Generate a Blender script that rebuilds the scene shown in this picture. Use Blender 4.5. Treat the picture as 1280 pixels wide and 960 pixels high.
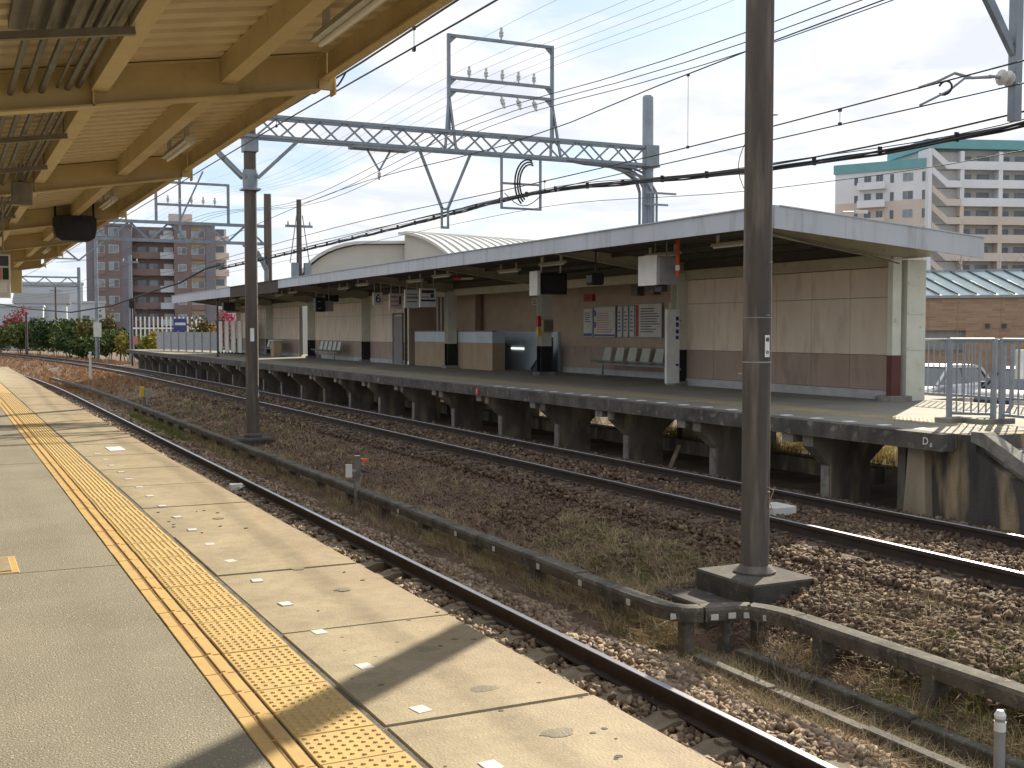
import bpy, math, random
import numpy as np
from mathutils import Vector, Matrix, Quaternion
for _o in list(bpy.data.objects): bpy.data.objects.remove(_o)
S = bpy.context.scene
COL = S.collection
rnd = random.Random(7)
NR = np.random.default_rng(11)

# ---------------------------------------------------------------- camera
# z = 0 is the top of the near platform, +Y runs along the tracks, +X across them
cam = bpy.data.cameras.new('camera'); camo = bpy.data.objects.new('camera', cam); COL.objects.link(camo)
cam.sensor_width = 36.0; cam.lens = 1450.0/1280.0*36.0; cam.clip_start = 0.05; cam.clip_end = 4000
YAW = math.radians(26.128); PITCH = math.radians(2.646)
camo.location = (0, 0, 1.5)
camo.rotation_euler = (math.pi/2-PITCH, 0, -YAW)
S.camera = camo
S.render.resolution_x = 1024; S.render.resolution_y = 768

# ---------------------------------------------------------------- light
AZ = math.radians(51.2); EL = math.radians(28.5)
sun_dir = Vector((math.sin(AZ)*math.cos(EL), math.cos(AZ)*math.cos(EL), math.sin(EL)))
sl = bpy.data.lights.new('sun', 'SUN'); sl.energy = 4.1; sl.angle = math.radians(0.55); sl.color = (1.0, 0.89, 0.71)
so = bpy.data.objects.new('sun', sl); COL.objects.link(so); so.location = (30, 30, 30)
so.rotation_euler = sun_dir.to_track_quat('Z', 'Y').to_euler()

W = bpy.data.worlds.new('World'); S.world = W; W.use_nodes = True
wn = W.node_tree.nodes; wl = W.node_tree.links
for n in list(wn): wn.remove(n)
w_out = wn.new('ShaderNodeOutputWorld'); w_bg = wn.new('ShaderNodeBackground'); w_bg.inputs['Strength'].default_value = 0.085
w_sky = wn.new('ShaderNodeTexSky'); w_sky.sky_type = 'NISHITA'; w_sky.sun_disc = False
w_sky.sun_elevation = EL; w_sky.sun_rotation = AZ; w_sky.air_density = 1.0; w_sky.dust_density = 0.7; w_sky.ozone_density = 1.6
w_tc = wn.new('ShaderNodeTexCoord'); w_sep = wn.new('ShaderNodeSeparateXYZ'); wl.new(w_tc.outputs['Generated'], w_sep.inputs[0])
def wmath(op, a, b):
    m = wn.new('ShaderNodeMath'); m.operation = op
    for i, v in enumerate((a, b)):
        if isinstance(v, (int, float)): m.inputs[i].default_value = v
        elif v is not None: wl.new(v, m.inputs[i])
    return m.outputs[0]
zc = wmath('ADD', wmath('MAXIMUM', w_sep.outputs['Z'], 0.0), 0.16)
w_cmb = wn.new('ShaderNodeCombineXYZ')
wl.new(wmath('DIVIDE', w_sep.outputs['X'], zc), w_cmb.inputs[0]); wl.new(wmath('DIVIDE', w_sep.outputs['Y'], zc), w_cmb.inputs[1])
w_n1 = wn.new('ShaderNodeTexNoise'); w_n1.inputs['Scale'].default_value = 1.9; w_n1.inputs['Detail'].default_value = 9; w_n1.inputs['Roughness'].default_value = 0.55
w_n1.inputs['Distortion'].default_value = 0.35
wl.new(w_cmb.outputs[0], w_n1.inputs['Vector'])
w_rmp = wn.new('ShaderNodeValToRGB'); wl.new(w_n1.outputs['Fac'], w_rmp.inputs[0])
w_rmp.color_ramp.elements[0].position = 0.37; w_rmp.color_ramp.elements[0].color = (0.0, 0.0, 0.0, 1)
w_rmp.color_ramp.elements[1].position = 0.51; w_rmp.color_ramp.elements[1].color = (0.97, 0.97, 0.97, 1)
w_mix = wn.new('ShaderNodeMix'); w_mix.data_type = 'RGBA'
w_hz = wn.new('ShaderNodeMix'); w_hz.data_type = 'RGBA'; w_hz.inputs['Factor'].default_value = 0.74     # even thin veil of haze
wl.new(w_sky.outputs[0], w_hz.inputs['A']); w_hz.inputs['B'].default_value = (2.7, 3.45, 4.6, 1)
wl.new(w_rmp.outputs[0], w_mix.inputs['Factor']); wl.new(w_hz.outputs['Result'], w_mix.inputs['A'])
w_n2 = wn.new('ShaderNodeTexNoise'); w_n2.inputs['Scale'].default_value = 3.4; w_n2.inputs['Detail'].default_value = 8; w_n2.inputs['Distortion'].default_value = 0.5   # grey undersides of the cloud
wl.new(w_cmb.outputs[0], w_n2.inputs['Vector']); w_r2 = wn.new('ShaderNodeValToRGB'); wl.new(w_n2.outputs['Fac'], w_r2.inputs[0])
w_r2.color_ramp.elements[0].position = 0.38; w_r2.color_ramp.elements[0].color = (0.78, 0.81, 0.87, 1); w_r2.color_ramp.elements[1].position = 0.60; w_r2.color_ramp.elements[1].color = (1, 1, 1, 1)
w_m2 = wn.new('ShaderNodeMix'); w_m2.data_type = 'RGBA'; w_m2.blend_type = 'MULTIPLY'; w_m2.inputs['Factor'].default_value = 1.0
wl.new(w_r2.outputs[0], w_m2.inputs['A']); w_m2.inputs['B'].default_value = (5.7, 5.7, 5.7, 1); wl.new(w_m2.outputs['Result'], w_mix.inputs['B'])
wl.new(w_mix.outputs['Result'], w_bg.inputs['Color']); wl.new(w_bg.outputs[0], w_out.inputs[0])

S.view_settings.view_transform = 'Standard'; S.view_settings.look = 'None'
S.view_settings.exposure = 1.22; S.view_settings.gamma = 1.0; S.view_settings.use_curve_mapping = False

# ---------------------------------------------------------------- helpers
WLOC = {}
def tag(o, label=None, cat=None, group=None, kind=None):
    if label: o['label'] = label
    if cat: o['category'] = cat
    if group: o['group'] = group
    if kind: o['kind'] = kind
    return o
def thing(name, label, cat, loc=(0, 0, 0), group=None, rz=0.0):
    o = bpy.data.objects.new(name, None); o.empty_display_size = 0.2; COL.objects.link(o)
    o.location = loc; o.rotation_euler = (0, 0, rz); WLOC[o.name] = np.array(loc, float)
    return tag(o, label, cat, group)
class MB:
    def __init__(s): s.v = []; s.f = []
    def add(s, vs, fs):
        n = len(s.v); s.v += [tuple(map(float, p)) for p in vs]; s.f += [tuple(i+n for i in f) for f in fs]; return s
    def box(s, x0, x1, y0, y1, z0, z1):
        return s.add([(x0,y0,z0),(x1,y0,z0),(x1,y1,z0),(x0,y1,z0),(x0,y0,z1),(x1,y0,z1),(x1,y1,z1),(x0,y1,z1)],
              [(0,3,2,1),(4,5,6,7),(0,1,5,4),(1,2,6,5),(2,3,7,6),(3,0,4,7)])
    def bbox(s, x0, x1, y0, y1, z0, z1, b=0.01):      # box with chamfered top and vertical edges
        def ring(z, i): return [(x0+i,y0+b,z),(x0+b,y0+i,z),(x1-b,y0+i,z),(x1-i,y0+b,z),(x1-i,y1-b,z),(x1-b,y1-i,z),(x0+b,y1-i,z),(x0+i,y1-b,z)]
        return s.loft([ring(z0, 0), ring(z1-b, 0), ring(z1, b*0.8)])
    def loft(s, rings, closed=True, caps=True):
        n = len(rings[0]); vs = [p for r in rings for p in r]; fs = []
        for k in range(len(rings)-1):
            for i in range(n if closed else n-1):
                j = (i+1) % n; fs.append((k*n+i, k*n+j, (k+1)*n+j, (k+1)*n+i))
        if caps and closed: fs.append(tuple(range(n-1, -1, -1))); fs.append(tuple((len(rings)-1)*n+i for i in range(n)))
        return s.add(vs, fs)
    def bar(s, a, b, w, h=None, up=(0, 0, 1)):          # square bar from a to b
        h = h or w; a = Vector(a); b = Vector(b); d = (b-a).normalized(); u = Vector(up)
        if abs(d.dot(u)) > 0.98: u = Vector((1, 0, 0))
        r = d.cross(u).normalized(); u = r.cross(d).normalized()
        q = [r*(-w/2)+u*(-h/2), r*(w/2)+u*(-h/2), r*(w/2)+u*(h/2), r*(-w/2)+u*(h/2)]
        return s.loft([[a+p for p in q], [b+p for p in q]])
    def tube(s, pts, r, n=8, r2=None, caps=True):
        pts = [Vector(p) for p in pts]; rings = []; N = len(pts); up = None
        for i, p in enumerate(pts):
            d = (pts[min(i+1, N-1)]-pts[max(i-1, 0)]).normalized()
            if up is None:
                up = Vector((0, 0, 1)) if abs(d.z) < 0.95 else Vector((1, 0, 0))
            rr = d.cross(up).normalized(); up = rr.cross(d).normalized()
            R = r if r2 is None else r+(r2-r)*i/(N-1)
            rings.append([p+rr*(R*math.cos(2*math.pi*k/n))+up*(R*math.sin(2*math.pi*k/n)) for k in range(n)])
        return s.loft(rings, caps=caps)
    def lathe(s, c, prof, n=14):
        return s.loft([[(c[0]+r*math.cos(2*math.pi*k/n), c[1]+r*math.sin(2*math.pi*k/n), c[2]+z) for k in range(n)] for r, z in prof])
    def prism(s, poly, axis, a, b):                     # polygon extruded along an axis
        def P(p, t): return {'x': (t, p[0], p[1]), 'y': (p[0], t, p[1]), 'z': (p[0], p[1], t)}[axis]
        return s.loft([[P(p, a) for p in poly], [P(p, b) for p in poly]])
    def mesh(s, name, mat, org=(0, 0, 0), smooth=False):
        me = bpy.data.meshes.new(name); o = np.array(org, float)
        vv = (np.array(s.v, float)-o) if s.v else np.zeros((0, 3))
        me.from_pydata(vv.tolist(), [], s.f); me.validate()
        me.materials.append(mat)
        if smooth:
            for p in me.polygons: p.use_smooth = True
            try: me.set_sharp_from_angle(angle=math.radians(40))
            except Exception: pass
        import bmesh as _b
        bm = _b.new(); bm.from_mesh(me); _b.ops.recalc_face_normals(bm, faces=bm.faces); bm.to_mesh(me); bm.free()
        return me
    def build(s, name, mat, parent=None, local=False, smooth=False):
        w = np.zeros(3)
        if parent is not None and not local: w = WLOC[parent.name]
        o = bpy.data.objects.new(name, s.mesh(name, mat, w, smooth)); COL.objects.link(o)
        if parent is not None: o.parent = parent
        WLOC[o.name] = w
        return o
def inst(name, me, loc, parent=None, rz=0.0):           # an object sharing mesh data, world location
    o = bpy.data.objects.new(name, me); COL.objects.link(o)
    w = np.array(loc, float)
    if parent is not None: o.parent = parent; o.location = tuple(w-WLOC[parent.name])
    else: o.location = loc
    o.rotation_euler = (0, 0, rz); WLOC[o.name] = w
    return o
def solo(name, mb, mat, label, cat, group=None, smooth=False):   # a thing of one mesh, origin at its base
    v = np.array(mb.v); c = (v.min(0)+v.max(0))/2; c[2] = v[:, 2].min()
    o = bpy.data.objects.new(name, mb.mesh(name, mat, c, smooth)); COL.objects.link(o); o.location = tuple(c); WLOC[o.name] = c
    return tag(o, label, cat, group)
def struct(name, mb, mat, parent=None, smooth=False):
    o = mb.build(name, mat, parent, smooth=smooth)
    if parent is None: o['kind'] = 'structure'
    return o
def copy_tree(o, parent=None):
    c = o.copy(); COL.objects.link(c); c.parent = parent
    for ch in list(o.children): copy_tree(ch, c)
    return c

# ---------------------------------------------------------------- materials
def mat(name, c1, c2=None, scale=4.0, rough=0.8, bump=0.0, bscale=None, metal=0.0, lo=0.35, hi=0.65, detail=6, stretch=(1, 1, 1), spec=0.4,
        c3=None, s3=40.0, lo3=0.55, hi3=0.75, emit=0.0, alpha=None):
    m = bpy.data.materials.new(name); m.use_nodes = True; nt = m.node_tree; N = nt.nodes; L = nt.links
    b = N['Principled BSDF']; b.inputs['Roughness'].default_value = rough; b.inputs['Metallic'].default_value = metal
    b.inputs['Specular IOR Level'].default_value = spec
    c2 = c2 or tuple(x*0.8 for x in c1)
    g = N.new('ShaderNodeNewGeometry'); mp = N.new('ShaderNodeMapping'); L.new(g.outputs['Position'], mp.inputs[0]); mp.inputs['Scale'].default_value = stretch
    nz = N.new('ShaderNodeTexNoise'); nz.inputs['Scale'].default_value = scale; nz.inputs['Detail'].default_value = detail; nz.inputs['Roughness'].default_value = 0.6
    L.new(mp.outputs[0], nz.inputs['Vector'])
    r = N.new('ShaderNodeValToRGB'); L.new(nz.outputs['Fac'], r.inputs[0])
    r.color_ramp.elements[0].position = lo; r.color_ramp.elements[0].color = (*c1, 1); r.color_ramp.elements[1].position = hi; r.color_ramp.elements[1].color = (*c2, 1)
    out = r.outputs[0]
    if c3:
        n3 = N.new('ShaderNodeTexNoise'); n3.inputs['Scale'].default_value = s3; n3.inputs['Detail'].default_value = 4; L.new(mp.outputs[0], n3.inputs['Vector'])
        r3 = N.new('ShaderNodeValToRGB'); L.new(n3.outputs['Fac'], r3.inputs[0]); r3.color_ramp.elements[0].position = lo3; r3.color_ramp.elements[1].position = hi3
        mx = N.new('ShaderNodeMix'); mx.data_type = 'RGBA'; L.new(r3.outputs[0], mx.inputs['Factor']); L.new(out, mx.inputs['A']); mx.inputs['B'].default_value = (*c3, 1)
        out = mx.outputs['Result']
    L.new(out, b.inputs['Base Color'])
    if bump:
        nb = N.new('ShaderNodeTexNoise'); nb.inputs['Scale'].default_value = bscale or scale*8; nb.inputs['Detail'].default_value = 5; L.new(g.outputs['Position'], nb.inputs['Vector'])
        bp = N.new('ShaderNodeBump'); bp.inputs['Strength'].default_value = bump; bp.inputs['Distance'].default_value = 0.02
        L.new(nb.outputs['Fac'], bp.inputs['Height']); L.new(bp.outputs[0], b.inputs['Normal'])
    if emit: L.new(out, b.inputs['Emission Color']); b.inputs['Emission Strength'].default_value = emit
    if alpha is not None: b.inputs['Alpha'].default_value = alpha
    return m
def tonemat(name, cols, rough=0.9):                     # colour per piece from the 'tone' attribute
    m = bpy.data.materials.new(name); m.use_nodes = True; nt = m.node_tree; N = nt.nodes; L = nt.links; b = N['Principled BSDF']
    b.inputs['Roughness'].default_value = rough; b.inputs['Specular IOR Level'].default_value = 0.25
    a = N.new('ShaderNodeAttribute'); a.attribute_name = 'tone'; r = N.new('ShaderNodeValToRGB'); L.new(a.outputs['Fac'], r.inputs[0])
    e = r.color_ramp.elements
    while len(e) < len(cols): e.new(0.5)
    for i, c in enumerate(cols): e[i].position = i/(len(cols)-1); e[i].color = (*c, 1)
    L.new(r.outputs[0], b.inputs['Base Color'])
    return m
def nodes_of(m): return m.node_tree.nodes, m.node_tree.links, m.node_tree.nodes['Principled BSDF']

M = {}
M['asphalt'] = mat('asphalt', (0.275,0.25,0.185), (0.185,0.168,0.125), 0.9, 0.92, 0.55, 110, c3=(0.46,0.42,0.33), s3=70, lo3=0.60, hi3=0.67, lo=0.3, hi=0.75)
M['slab'] = mat('slab_concrete', (0.36,0.295,0.175), (0.265,0.215,0.125), 1.6, 0.72, 0.18, 90, c3=(0.46,0.39,0.255), s3=60, lo3=0.62, hi3=0.74, spec=0.5)
M['mortar'] = mat('mortar', (0.17,0.155,0.13), (0.09,0.085,0.07), 14, 0.95, 0.5, 120)
M['tile'] = mat('tactile_yellow', (0.55,0.375,0.125), (0.46,0.32,0.12), 5, 0.62, 0.08, 150, c3=(0.36,0.27,0.13), s3=22, lo3=0.6, hi3=0.8)
M['tile_side'] = mat('tactile_side', (0.57,0.375,0.125), (0.47,0.315,0.115), 7, 0.65, 0.05, 150)
M['bar_shadow'] = mat('tactile_bar_shadow', (0.30,0.17,0.07), (0.20,0.12,0.06), 20, 0.9)  # dark brown for the painted shade beside the guide bar
M['concrete'] = mat('concrete', (0.28,0.265,0.235), (0.17,0.16,0.14), 2.2, 0.9, 0.35, 40, c3=(0.10,0.095,0.085), s3=5, lo3=0.5, hi3=0.75)
M['old_concrete'] = mat('old_concrete', (0.19,0.17,0.14), (0.075,0.07,0.06), 1.6, 0.95, 0.5, 35, c3=(0.30,0.25,0.17), s3=3.3, lo3=0.52, hi3=0.7, stretch=(1,1,0.35))
M['trough'] = mat('trough_concrete', (0.15,0.135,0.11), (0.065,0.06,0.05), 3.5, 0.95, 0.5, 60, c3=(0.24,0.22,0.185), s3=18, lo3=0.58, hi3=0.75)
M['deck'] = mat('far_deck_asphalt', (0.24,0.225,0.185), (0.18,0.168,0.14), 1.0, 0.85, 0.3, 90)
M['deckyellow'] = mat('far_tactile_yellow', (0.31,0.26,0.14), (0.23,0.205,0.13), 3, 0.8)
M['soil'] = mat('soil', (0.135,0.088,0.062), (0.09,0.06,0.045), 2.2, 1.0, 0.8, 25, c3=(0.21,0.165,0.095), s3=1.1, lo3=0.5, hi3=0.68)
M['rail'] = mat('rail_rust', (0.052,0.036,0.028), (0.032,0.024,0.02), 6, 0.75, 0.1)
M['railtop'] = mat('rail_polished', (0.62,0.63,0.68), (0.5,0.5,0.54), 3, 0.28, metal=1.0, stretch=(1,0.1,1))
M['sleeper'] = mat('sleeper_concrete', (0.25,0.205,0.145), (0.17,0.14,0.10), 6, 0.95, 0.4, 60)
M['cream'] = mat('cream_paint', (0.60,0.485,0.255), (0.50,0.40,0.205), 2.2, 0.5, 0.04, 30, c3=(0.30,0.20,0.09), s3=5, lo3=0.64, hi3=0.85)
M['corr'] = mat('roof_sheet_cream', (0.65,0.55,0.365), (0.55,0.455,0.295), 3, 0.55)
M['conduit'] = mat('conduit_grey', (0.20,0.19,0.16), (0.14,0.13,0.11), 6, 0.5, metal=0.3)
M['strut'] = mat('strut_grey', (0.25,0.22,0.17), (0.18,0.16,0.12), 8, 0.5, metal=0.3)
M['black'] = mat('black_plastic', (0.016,0.016,0.017), (0.011,0.011,0.011), 5, 0.45)
M['blackpaint'] = mat('black_paint', (0.018,0.018,0.02), (0.012,0.012,0.012), 5, 0.55)
M['pole'] = mat('pole_concrete', (0.12,0.103,0.09), (0.075,0.065,0.057), 5, 0.85, 0.3, 60, stretch=(1,1,0.10), c3=(0.19,0.165,0.14), s3=9, lo3=0.52, hi3=0.75)
M['steel'] = mat('painted_steel_bluegrey', (0.235,0.275,0.32), (0.17,0.205,0.245), 3, 0.5, metal=0.15, c3=(0.25,0.16,0.10), s3=4, lo3=0.68, hi3=0.85)
M['steelpole'] = mat('steel_pole', (0.26,0.30,0.34), (0.20,0.23,0.27), 2, 0.45, metal=0.4)
M['galv'] = mat('galvanised', (0.30,0.33,0.37), (0.23,0.255,0.29), 7, 0.5, metal=0.3)
M['wire'] = mat('wire', (0.05,0.052,0.06), (0.03,0.03,0.035), 8, 0.6, metal=0.3)
M['cable'] = mat('cable_sheath', (0.022,0.022,0.025), (0.016,0.016,0.017), 8, 0.6)
M['ceramic'] = mat('ceramic', (0.55,0.55,0.53), (0.42,0.42,0.41), 8, 0.25)
M['fascia'] = mat('fascia_white', (0.47,0.51,0.56), (0.41,0.45,0.50), 0.9, 0.5, c3=(0.27,0.275,0.28), s3=5, lo3=0.52, hi3=0.85, stretch=(1,1,0.12))
M['fascia_dark'] = mat('fascia_rusty', (0.075,0.058,0.045), (0.05,0.04,0.034), 3, 0.8)
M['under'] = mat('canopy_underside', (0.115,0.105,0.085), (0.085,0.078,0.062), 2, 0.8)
M['greenpost'] = mat('pale_green_paint', (0.62,0.63,0.55), (0.54,0.55,0.47), 3, 0.5, c3=(0.25,0.18,0.10), s3=6, lo3=0.66, hi3=0.85)
M['beamgreen'] = mat('beam_green_cream', (0.45,0.43,0.31), (0.37,0.35,0.255), 3, 0.55, c3=(0.20,0.15,0.09), s3=5, lo3=0.64, hi3=0.85)
M['panel_up'] = mat('panel_beige', (0.70,0.60,0.48), (0.62,0.525,0.42), 1.6, 0.7, c3=(0.46,0.375,0.31), s3=4, lo3=0.52, hi3=0.8, stretch=(1,1,0.3))
M['panel_lo'] = mat('panel_brown', (0.37,0.285,0.225), (0.315,0.24,0.19), 1.6, 0.7, c3=(0.21,0.155,0.135), s3=3, lo3=0.55, hi3=0.8, stretch=(1,1,0.4))
M['skirt'] = mat('skirting_grey', (0.46,0.465,0.46), (0.35,0.355,0.355), 3, 0.8)
M['recess'] = mat('recess_wall', (0.45,0.355,0.265), (0.39,0.305,0.225), 2, 0.75)
M['tan'] = mat('tan_panel', (0.40,0.31,0.195), (0.34,0.26,0.165), 2, 0.75)
M['paleblue'] = mat('pale_blue_paint', (0.52,0.63,0.69), (0.45,0.55,0.61), 2, 0.6)
M['maroon'] = mat('maroon_paint', (0.12,0.035,0.03), (0.09,0.03,0.025), 4, 0.6)
M['door'] = mat('door_grey', (0.19,0.175,0.165), (0.15,0.14,0.13), 4, 0.5)
M['seat'] = mat('seat_plastic', (0.47,0.50,0.43), (0.40,0.43,0.37), 5, 0.4)
M['white'] = mat('white_paint', (0.78,0.79,0.78), (0.66,0.67,0.66), 3, 0.5)
M['offwhite'] = mat('off_white', (0.62,0.62,0.58), (0.52,0.52,0.49), 4, 0.5)
M['grey'] = mat('grey_metal', (0.30,0.31,0.32), (0.24,0.25,0.26), 5, 0.5)
M['screen'] = mat('dark_screen', (0.012,0.013,0.016), (0.01,0.01,0.012), 5, 0.25)
M['orange'] = mat('orange_paint', (0.62,0.11,0.03), (0.5,0.09,0.025), 5, 0.5)
M['red'] = mat('red_paint', (0.45,0.03,0.03), (0.36,0.025,0.025), 5, 0.5)
M['navy'] = mat('navy_print', (0.03,0.05,0.22), (0.03,0.05,0.2), 5, 0.5)
M['ink'] = mat('dark_print', (0.06,0.06,0.07), (0.05,0.05,0.06), 5, 0.6)
M['pinkink'] = mat('pink_print', (0.55,0.20,0.20), (0.45,0.2,0.2), 5, 0.6)
M['yellow'] = mat('yellow_paint', (0.62,0.42,0.05), (0.55,0.36,0.05), 5, 0.6)
M['tube'] = mat('lamp_tube', (0.78,0.78,0.72), (0.7,0.7,0.66), 5, 0.3)
M['frosted'] = mat('frosted_glass_roof', (0.47,0.56,0.55), (0.39,0.48,0.48), 2, 0.3, spec=0.6)
M['glass'] = mat('window_glass', (0.075,0.095,0.115), (0.05,0.065,0.08), 1, 0.08, spec=0.8)
M['curtain'] = mat('window_curtained', (0.24,0.28,0.32), (0.14,0.17,0.20), 0.8, 0.15, spec=0.7)
M['apt_brown'] = mat('apartment_brown_tile', (0.21,0.155,0.145), (0.18,0.135,0.125), 0.5, 0.8)  # brown and grey tile paled to carry distance haze in the colour
M['apt_grey'] = mat('apartment_grey_tile', (0.20,0.19,0.21), (0.175,0.165,0.185), 0.5, 0.8)
M['apt_pink'] = mat('apartment_pink_band', (0.26,0.175,0.16), (0.22,0.15,0.14), 0.5, 0.8)
M['apt_tan'] = mat('apartment_lintel_tan', (0.30,0.22,0.13), (0.26,0.19,0.12), 0.5, 0.8)
M['apt_white'] = mat('apartment_white', (0.72,0.73,0.76), (0.66,0.67,0.70), 0.3, 0.8)
M['apt_beige'] = mat('apartment_beige', (0.60,0.52,0.46), (0.55,0.475,0.42), 0.3, 0.8)
M['teal'] = mat('teal_trim', (0.16,0.37,0.40), (0.14,0.33,0.36), 0.5, 0.6)
M['shade_int'] = mat('balcony_back', (0.52,0.51,0.505), (0.46,0.45,0.445), 0.5, 0.8)  # balcony backs lightened so the colour stands in for haze
M['hall'] = mat('hall_wall_cream', (0.55,0.53,0.47), (0.48,0.46,0.41), 0.3, 0.8)
M['hallroof'] = mat('hall_roof_white', (0.60,0.60,0.56), (0.53,0.53,0.5), 0.3, 0.5)
M['house'] = mat('house_white', (0.46,0.50,0.53), (0.40,0.44,0.47), 0.4, 0.8)
M['roofdark'] = mat('house_roof_dark', (0.09,0.10,0.12), (0.07,0.08,0.09), 0.5, 0.7)
M['car1'] = mat('car_paint_silver', (0.55,0.56,0.58), (0.53,0.54,0.56), 5, 0.22, metal=0.5)
M['car2'] = mat('car_paint_dark', (0.05,0.055,0.065), (0.05,0.055,0.06), 5, 0.2, metal=0.4)
M['car3'] = mat('car_paint_white', (0.75,0.75,0.75), (0.73,0.73,0.73), 5, 0.25)
M['rubber'] = mat('rubber', (0.02,0.02,0.02), (0.015,0.015,0.015), 10, 0.8)
M['bark'] = mat('bark', (0.10,0.075,0.055), (0.07,0.05,0.04), 8, 0.9)
M['coping'] = mat('stained_coping', (0.12,0.11,0.095), (0.055,0.05,0.045), 2.5, 0.95, 0.5, 40, c3=(0.22,0.20,0.17), s3=7, lo3=0.58, hi3=0.75)
M['distant_glass'] = mat('distant_window', (0.22,0.25,0.29), (0.12,0.14,0.17), 0.6, 0.3)  # tower window glass paled, haze put into its colour
M['stoneA'] = tonemat('ballast_stone', [(0.085,0.06,0.045),(0.28,0.19,0.12),(0.16,0.12,0.092),(0.38,0.30,0.21),(0.23,0.15,0.10),(0.45,0.38,0.29)])
M['stoneB'] = tonemat('ballast_stone_old', [(0.045,0.031,0.022),(0.15,0.10,0.064),(0.08,0.055,0.038),(0.25,0.18,0.115)])
M['litter'] = tonemat('leaf_litter', [(0.135,0.078,0.053),(0.23,0.14,0.095),(0.085,0.052,0.04),(0.30,0.195,0.125)])
M['straw'] = tonemat('dry_grass', [(0.34,0.26,0.145),(0.52,0.42,0.25),(0.25,0.195,0.11),(0.40,0.32,0.18)])
M['greengrass'] = tonemat('green_grass', [(0.10,0.17,0.03),(0.18,0.25,0.045),(0.22,0.22,0.06),(0.08,0.14,0.025)])
M['redgrass'] = tonemat('rusty_grass', [(0.34,0.15,0.07),(0.42,0.24,0.11),(0.26,0.14,0.07),(0.42,0.30,0.15)])
M['yellowgrass'] = tonemat('yellow_green_grass', [(0.42,0.34,0.08),(0.55,0.42,0.12),(0.26,0.26,0.05),(0.48,0.36,0.14)])
M['leafA'] = tonemat('leaves_green', [(0.028,0.055,0.016),(0.06,0.095,0.024),(0.10,0.12,0.03),(0.04,0.07,0.02)])
M['leafB'] = tonemat('leaves_dark', [(0.018,0.04,0.015),(0.035,0.065,0.02),(0.055,0.085,0.028)])
M['leafY'] = tonemat('leaves_yellow', [(0.30,0.25,0.04),(0.16,0.17,0.035),(0.42,0.32,0.06),(0.11,0.13,0.03)])
M['leafR'] = tonemat('flowers_pink', [(0.50,0.05,0.10),(0.62,0.10,0.16),(0.06,0.09,0.025),(0.55,0.06,0.12)])
M['leafO'] = tonemat('leaves_orange', [(0.26,0.15,0.06),(0.16,0.12,0.04),(0.09,0.10,0.03),(0.32,0.22,0.09)])
def brickmat():
    m = mat('brick_wall', (0.3,0.2,0.14)); N, L, b = nodes_of(m)
    tc = N.new('ShaderNodeTexCoord'); mp = N.new('ShaderNodeMapping'); mp.inputs['Rotation'].default_value = (math.pi/2, 0, 0); L.new(tc.outputs['Object'], mp.inputs[0])
    br = N.new('ShaderNodeTexBrick'); L.new(mp.outputs[0], br.inputs['Vector']); br.inputs['Scale'].default_value = 1.0
    br.inputs['Brick Width'].default_value = 0.42; br.inputs['Row Height'].default_value = 0.085; br.inputs['Mortar Size'].default_value = 0.008
    br.inputs['Color1'].default_value = (0.27,0.165,0.115,1); br.inputs['Color2'].default_value = (0.36,0.24,0.155,1); br.inputs['Mortar'].default_value = (0.30,0.235,0.18,1)
    L.new(br.outputs['Color'], b.inputs['Base Color'])
    return m
M['brick'] = brickmat()
M['footing'] = mat('dark_footing', (0.085,0.077,0.065), (0.045,0.041,0.036), 3, 0.95, 0.5, 50, c3=(0.16,0.145,0.12), s3=9, lo3=0.58, hi3=0.75)
M['sleeper_dark'] = mat('sleeper_dark', (0.12,0.09,0.063), (0.075,0.057,0.042), 6, 0.95, 0.4, 60)
M['lit'] = mat('lit_tube', (0.9,0.9,0.88), (0.9,0.9,0.88), 3, 0.4, emit=0.55)
M['bar_matte'] = mat('glazing_bar_matte', (0.12,0.13,0.14), (0.10,0.11,0.12), 4, 1.0, spec=0.0)
M['stairwall'] = mat('stained_stair_wall', (0.145,0.13,0.11), (0.05,0.047,0.043), 1.3, 0.95, 0.5, 35, c3=(0.36,0.28,0.17), s3=2.4, lo3=0.50, hi3=0.62, stretch=(1,1,0.22))
M['pilaster'] = mat('tan_concrete', (0.33,0.275,0.195), (0.20,0.17,0.125), 2.4, 0.95, 0.4, 40, stretch=(1,1,0.4))

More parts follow.
